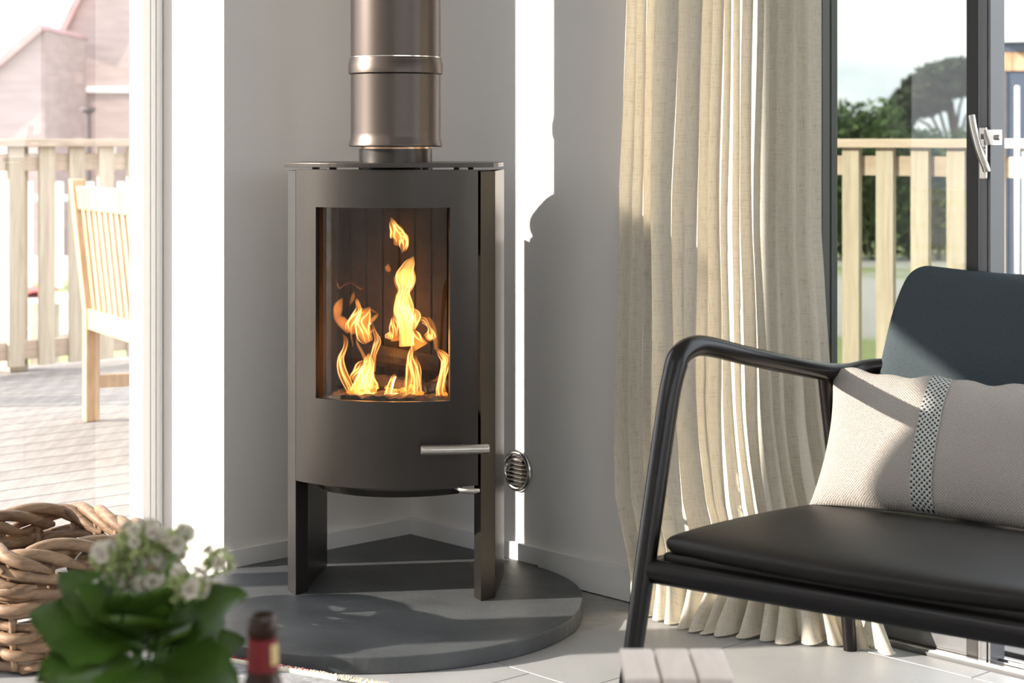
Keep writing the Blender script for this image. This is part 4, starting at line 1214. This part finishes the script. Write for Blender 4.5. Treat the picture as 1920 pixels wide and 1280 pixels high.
# ================================================================== OUTSIDE
DZ = -0.03
def railing(name, label, along_w, fixed, a0, a1, sp, bw, phase):
    mid = (a0 + a1) / 2
    def X(f0, f1, s0, s1, z0, z1):
        # f: across (house side positive), s: along
        if along_w: return boxes(ROOM, [((fixed + f0, s0, z0), (fixed + f1, s1, z1))])
        return boxes(ROOM, [((s0, fixed + f0, z0), (s1, fixed + f1, z1))])
    base = ROOM @ (Vector((fixed, mid, DZ)) if along_w else Vector((mid, fixed, DZ)))
    t = thing(name, label, 'railing', base)
    mesh('top_rail', *X(-0.075, 0.055, a0, a1, 1.018, 1.054), 'pineh', t, bevel=0.004)
    mesh('rail', *X(-0.045, 0.0, a0, a1, 0.905, 0.985), 'pineh', t, bevel=0.003)
    mesh('rail', *X(-0.045, 0.0, a0, a1, 0.03, 0.115), 'pineh', t, bevel=0.003)
    s = a0 + phase
    while s < a1 - bw:
        mesh('baluster', *X(0.0005, 0.022, s, s + bw, 0.0, 1.0175), 'pine', t, bevel=0.002)
        s += sp
    s = a0 + 0.1
    while s < a1:
        mesh('post', *X(-0.14, -0.0455, s, s + 0.095, DZ + 0.0005, 1.0175), 'pine', t, bevel=0.003)
        s += 1.75
    return t
railing('deck_railing', 'pale timber deck railing with board balusters behind the garden bench', True, -4.14, -3.0, 0.9, 0.157, 0.080, 0.02)
railing('deck_railing', 'timber deck railing seen through the grey glass door', False, -3.10, -4.0, 3.3, 0.167, 0.084, 0.05)

# unseen post added on the deck to cast a shadow band across the hearth
npos = Vector((-3.0, 3.90, DZ))
shadow_stub = thing('shadow_post', 'short timber post added out of view to shade the hearth', 'post', npos)
mesh('shaft', *boxes(Matrix.Translation(npos), [((-0.06, -0.06, 0.0005), (0.06, 0.06, 1.12))]), 'pine', shadow_stub, bevel=0.004)
mesh('cap', *boxes(Matrix.Translation(npos), [((-0.075, -0.075, 1.1205), (0.075, 0.075, 1.15))]), 'pine', shadow_stub, bevel=0.006)

# garden bench
ga = Vector((0.48, -0.877, 0)).normalized(); gb = Vector((0.877, 0.48, 0)).normalized()
G0 = Vector((-1.655, 7.083, DZ))
GB = Matrix(((ga.x, gb.x, 0, G0.x), (ga.y, gb.y, 0, G0.y), (0, 0, 1, G0.z), (0, 0, 0, 1)))
gc = thing('garden_bench', 'slatted teak garden bench standing on the sunny deck', 'bench', GB @ Vector((0.6, 0.25, 0)))
BL = 1.25
def gq(zlo, zhi, y0, y1): pass
def gpost(x):
    V = []
    for z, yo in ((0.0, 0.0), (0.42, 0.0), (0.93, -0.055)):
        V += [GB @ Vector(p) for p in ((x, yo, z), (x + 0.055, yo, z), (x + 0.055, yo + 0.055, z), (x, yo + 0.055, z))]
    Fc = [(3, 2, 1, 0), (8, 9, 10, 11)]
    for j in (0, 1):
        for i in range(4): Fc.append((j * 4 + i, j * 4 + (i + 1) % 4, (j + 1) * 4 + (i + 1) % 4, (j + 1) * 4 + i))
    return V, Fc
for x in (0, BL):
    mesh('back_post', *gpost(x), 'teak', gc, bevel=0.006)
    mesh('front_leg', *boxes(GB, [((x, 0.50, 0), (x + 0.055, 0.555, 0.60))]), 'teak', gc, bevel=0.004)
    mesh('side_stretcher', *boxes(GB, [((x + 0.012, 0.0555, 0.125), (x + 0.043, 0.4995, 0.175))]), 'teak', gc, bevel=0.003)
    mesh('armrest', *boxes(GB, [((x - 0.005, 0.015, 0.601), (x + 0.060, 0.575, 0.625))]), 'teak', gc, bevel=0.006)
V = []
def slant(x0, x1, z0, z1, y, t):
    f = lambda z: y - 0.055 * max(0, (z - 0.42) / 0.51)
    V = [GB @ Vector(p) for p in ((x0, f(z0), z0), (x1, f(z0), z0), (x1, f(z0) + t, z0), (x0, f(z0) + t, z0), (x0, f(z1), z1), (x1, f(z1), z1), (x1, f(z1) + t, z1), (x0, f(z1) + t, z1))]
    return V, BOXF
mesh('top_rail', *slant(0.0555, BL - 0.0005, 0.815, 0.905, 0.010, 0.030), 'teak', gc, bevel=0.004)
mesh('seat_rail', *slant(0.0555, BL - 0.0005, 0.355, 0.435, 0.006, 0.035), 'teak', gc, bevel=0.004)
mesh('front_rail', *boxes(GB, [((0.0555, 0.51, 0.34), (BL - 0.0005, 0.54, 0.41))]), 'teak', gc, bevel=0.003)
x = 0.085
while x < BL - 0.05:
    mesh('back_slat', *slant(x, x + 0.040, 0.4355, 0.8145, 0.016, 0.014), 'teak', gc, bevel=0.002)
    x += 0.072
for k in range(6):
    y = 0.065 + k * 0.074
    mesh('seat_slat', *boxes(GB, [((0.0, y, 0.4105), (BL + 0.055, y + 0.058, 0.428))]) if y > 0.06 and k < 0 else boxes(GB, [((0.056, y, 0.4105), (BL - 0.001, y + 0.058, 0.428))]), 'teak', gc, bevel=0.002)

# picnic table with red cloth beyond the left railing
def picnic():
    F = Matrix.Translation((-4.25, 14.2, -0.9))
    t = thing('picnic_table', 'pale picnic table with a red cloth beyond the deck railing', 'table', F @ Vector((0, 0, 0)))
    for k in range(4):
        mesh('top_board', *boxes(F, [((-0.9, -0.30 + k * 0.15, 0.715), (0.9, -0.16 + k * 0.15, 0.745))]), 'whitewash', t)
    for x in (-0.65, 0.65):
        mesh('trestle', *boxes(F, [((x - 0.04, -0.30, 0.0), (x + 0.04, -0.20, 0.7145)), ((x - 0.04, 0.20, 0.0), (x + 0.04, 0.30, 0.7145)), ((x - 0.03, -0.60, 0.33), (x + 0.03, 0.60, 0.40))]), 'pine', t)
    for y in (-0.68, 0.46):
        mesh('bench_board', *boxes(F, [((-0.9, y, 0.4005), (0.9, y + 0.22, 0.435))]), 'whitewash', t)
    o = Vector(F @ Vector((0.1, 0.0, 0.7455)))
    parts = []
    V, Fc = [], []
    for j in range(9):
        for i in range(17):
            V.append(o + Vector((-0.6 + 1.2 * i / 16, -0.22 + 0.44 * j / 8, 0.004 + 0.05 * (math.sin(i * 0.9 + j) * 0.5 + 0.5))))
    for j in range(8):
        for i in range(16): Fc.append((j * 17 + i, j * 17 + i + 1, (j + 1) * 17 + i + 1, (j + 1) * 17 + i))
    c = mesh('table_cloth', V, Fc, 'redcloth', None, origin=o, smooth=True, label='rumpled red cloth lying on the picnic table', cat='cloth')
    md = c.modifiers.new('thick', 'SOLIDIFY'); md.thickness = 0.006
picnic()

# rose-coloured buildings beyond the left railing
def gable(name, label, pts, y0, y1, mat, roofmat):
    n = len(pts)
    base = Vector((sum(p[0] for p in pts) / n, y0, -0.9))
    t = thing(name, label, 'building', base)
    V = [Vector((x, y0, z)) for x, z in pts] + [Vector((x, y1, z)) for x, z in pts]
    Fc = [tuple(range(n)), tuple(range(n, 2 * n))[::-1]] + [(i, (i + 1) % n, n + (i + 1) % n, n + i) for i in range(n)]
    mesh('walls', V, Fc, mat, t)
    for (x0, z0), (x1, z1) in [(pts[i], pts[i + 1]) for i in range(n - 1)]:
        if z0 > -0.5 and z1 > -0.5:
            d = Vector((x1 - x0, 0, z1 - z0)).normalized(); nn = Vector((-d.z, 0, d.x))
            if nn.z < 0: nn = -nn
            a, b = Vector((x0, 0, z0)) - d * 0.15, Vector((x1, 0, z1)) + d * 0.02
            V = []
            for yy in (y0 - 0.15, y1 + 0.15):
                for p in (a, b, b + nn * 0.12, a + nn * 0.12):
                    V.append(Vector((p.x, yy, p.z)) + nn * 0.003)
            mesh('roof', V, [(0, 1, 2, 3), (7, 6, 5, 4), (0, 4, 5, 1), (1, 5, 6, 2), (2, 6, 7, 3), (3, 7, 4, 0)], roofmat, t)
    return t
b1 = gable('farm_building', 'tall rose-coloured farm building with a steep gable beyond the deck', [(-8.05, -0.9), (-8.05, 2.85), (-6.2, 6.6), (-4.35, 2.85), (-4.35, -0.9)], 33.0, 40.0, 'pinkwall', 'pinkroof')
b2 = gable('farm_shed', 'low rose-coloured shed joined to the steep farm building', [(-13.0, -0.9), (-13.0, 0.6), (-10.1, 0.6), (-7.52, 2.81), (-7.52, -0.9)], 29.6, 32.5, 'pinkwall', 'pinkroof')
mesh('trim_board', *boxes(ID, [((-8.02, 32.94, 1.9), (-6.2, 32.995, 2.0)), ((-8.04, 32.94, -0.85), (-7.94, 32.995, 1.9))]), 'whitewash', b1)
for x in (-8.0 + 0.62, -5.4):
    wd = mesh('window', *boxes(ID, [((x, 32.93, 0.5), (x + 0.28, 32.995, 1.0))]), 'whitewash', b1)
    mesh('pane', *boxes(ID, [((x + 0.04, 32.915, 0.55), (x + 0.24, 32.9295, 0.95))]), 'redcloth', wd)
lpst = thing('lamp_post', 'thin dark lamp post standing before the rose-coloured building', 'lamp post', (-6.45, 28.0, -0.9))
mesh('pole', *tube([Vector((-6.45, 28, -0.9)), Vector((-6.45, 28, 1.45))], 0.035, 8), 'lead', lpst)
mesh('lamp_head', *lathe(Matrix.Translation((-6.45, 28, 1.4505)), [(0.04, 0), (0.13, 0.05), (0.11, 0.09)], 12), 'lead', lpst)
# white picket fence far left
pf = thing('picket_fence', 'low white picket fence between railing and farm building', 'fence', (-7.0, 24.0, -0.9))
mesh('rail', *boxes(ID, [((-12, 24.03, -0.55), (-4.2, 24.07, -0.47)), ((-12, 24.03, 0.25), (-4.2, 24.07, 0.33))]), 'whitewash', pf)
for k in range(39):
    x = -11.95 + k * 0.2
    mesh('picket', *boxes(ID, [((x, 24.0, -0.88), (x + 0.09, 24.0295, 0.5))]), 'whitewash', pf)

# cabin beyond the right railing
def cabin():
    D = 17.0
    xl = at(1868, 0, D).x
    CF = Matrix.Translation((xl, D, 0)) @ Matrix.Rotation(-0.262, 4, 'Z') @ Matrix.Translation((-xl, -D, 0))
    def bx(n, xa, xb, ya, yb, d0, d1, mat, parent, **kw):
        a = at(xa, yb, D); b = at(xb, ya, D)
        return mesh(n, *boxes(CF, [((a.x, D + d0, a.z), (b.x, D + d1, b.z))]), mat, parent, **kw)
    c = thing('cabin', 'slate-blue timber cabin with pale roof beyond the right railing', 'cabin', Vector((at(1880, 0, D).x + 1.5, D, -0.9)))
    x0, x1 = at(1868, 0, D).x, at(1868, 0, D).x + 4.2
    mesh('walls', *boxes(CF, [((x0, D, -0.9), (x1, D + 4, at(0, 96, D).z))]), 'blue', c)
    mesh('fascia', *boxes(CF, [((x0 - 0.05, D - 0.22, at(0, 98, D).z), (x1 + .05, D - 0.17, at(0, 82, D).z))]), 'blue', c)
    mesh('gutter', *boxes(CF, [((x0 - 0.05, D - 0.33, at(0, 82, D).z), (x1 + .05, D - 0.2205, at(0, 67, D).z))]), 'roofwhite', c, bevel=0.02)
    zt = at(0, 66, D).z
    V = [CF @ Vector(p) for p in ((x0 - .1, D - .3, zt), (x1 + .1, D - .3, zt), (x1 + .1, D + 2.2, zt + 1.9), (x0 - .1, D + 2.2, zt + 1.9))]
    V += [v + Vector((0, 0.1, -0.08)) for v in V]
    mesh('roof', V, [(0, 1, 2, 3), (7, 6, 5, 4), (0, 4, 5, 1), (1, 5, 6, 2), (2, 6, 7, 3), (3, 7, 4, 0)], 'roofwhite', c)
    x = x0
    while x < x1 - 0.01:
        mesh('cladding_board', *boxes(CF, [((x, D - 0.03, at(0, 133, D).z), (min(x + 0.138, x1), D - 0.0005, at(0, 99, D).z))]), 'cladding', c)
        x += 0.145
    dr = mesh('door', *boxes(CF, [((x0 + 0.09, D - 0.045, -0.85), (x0 + 1.0, D - 0.0005, at(0, 137, D).z))]), 'blue', c)
    mesh('door_frame', *boxes(CF, [((x0 + 0.065, D - 0.06, -0.85), (x0 + 0.0895, D - 0.0005, at(0, 135, D).z))]), 'lead', c)
    xh = at(1906, 0, D).x
    mesh('door_panel', *boxes(CF, [((xh - 0.06, D - 0.055, -0.5), (x0 + 0.9, D - 0.0455, at(0, 152, D).z))]), 'blue', dr)
    mesh('handle_bar', *tube([CF @ Vector((xh, D - 0.12, -0.2)), CF @ Vector((xh, D - 0.12, at(0, 162, D).z))], 0.022, 10), 'roofwhite', dr, smooth=True)
cabin()

# trees and hedge: trunks, limbs and leaf clumps
def foliage(centers, n, size, seed):
    rg = random.Random(seed)
    V, Fc = [], []
    for k in range(n):
        c, r = centers[rg.randrange(len(centers))]
        v = Vector((rg.gauss(0, 1), rg.gauss(0, 1), rg.gauss(0, 1))).normalized() * (rg.random() ** 0.4)
        p = c + Vector((v.x * r[0], v.y * r[1], v.z * r[2]))
        a = Vector((rg.gauss(0, 1), rg.gauss(0, 1), rg.gauss(0, 1))).normalized()
        b = a.orthogonal().normalized(); s = size * rg.uniform(0.6, 1.4)
        i = len(V)
        V += [p - a * s, p + b * s * 0.4, p + a * s, p - b * s * 0.4 + a.cross(b) * s * 0.2]
        Fc += [(i, i + 1, i + 2), (i, i + 2, i + 3)]
    return V, Fc
TD = 34.0
tr = thing('pine_tree', 'wide dark green pine tree leaning beyond the right railing', 'tree', Vector((at(1790, 0, TD).x, TD, -0.9)))
b0 = at(1800, 0, TD); b0.z = -0.9
top = at(1775, 165, TD)
mesh('trunk', *tube([b0, b0.lerp(top, 0.5) + Vector((0.15, 0, 0)), top], [0.16, 0.12, 0.06], 9), 'bark', tr, smooth=True)
for q in ((1715, 190), (1740, 160), (1815, 150), (1840, 185), (1700, 215)):
    e = at(q[0], q[1], TD)
    mesh('branch', *tube([b0.lerp(top, 0.55), b0.lerp(top, 0.7).lerp(e, 0.5), e], [0.035, 0.028, 0.012], 6), 'bark', tr, smooth=True)
cl = []
for x, y, rx, ry in [(1765, 140, 45, 22), (1800, 130, 40, 20), (1730, 160, 36, 20), (1705, 185, 30, 18), (1775, 165, 50, 18), (1815, 160, 36, 18), (1690, 208, 26, 16), (1720, 205, 34, 14), (1845, 150, 36, 22), (1870, 175, 34, 22), (1750, 195, 30, 12), (1685, 235, 22, 20)]:
    cl.append((at(x, y, TD), (rx * TD / FPX, 0.7, ry * TD / FPX)))
mesh('foliage', *foliage(cl, 15000, 0.10, 2), 'foliage', tr, kind='stuff')
HD = 30.0
hg = thing('hedge', 'long green hedge beyond the right railing', 'hedge', Vector((at(1700, 0, HD).x, HD, -0.9)))
cl = []
rg = random.Random(4)
for k in range(46):
    x = 1380 + k * 12
    yt = 182 + rg.uniform(-8, 8) if x < 1690 else 238 + rg.uniform(-5, 5)
    p = at(x, yt, HD)
    zc = (p.z - 0.9) / 2
    cl.append((Vector((p.x, HD + rg.uniform(-.3, .3), zc)), (0.28, 0.5, (p.z + 0.9) / 2)))
mesh('foliage', *foliage(cl, 22000, 0.09, 7), 'hedge', hg, kind='stuff')
for k in range(6):
    p = at(1400 + k * 90, 0, HD)
    mesh('stem', *tube([Vector((p.x, HD, -0.9)), Vector((p.x + 0.1, HD, 0.9))], 0.04, 6), 'bark', hg)
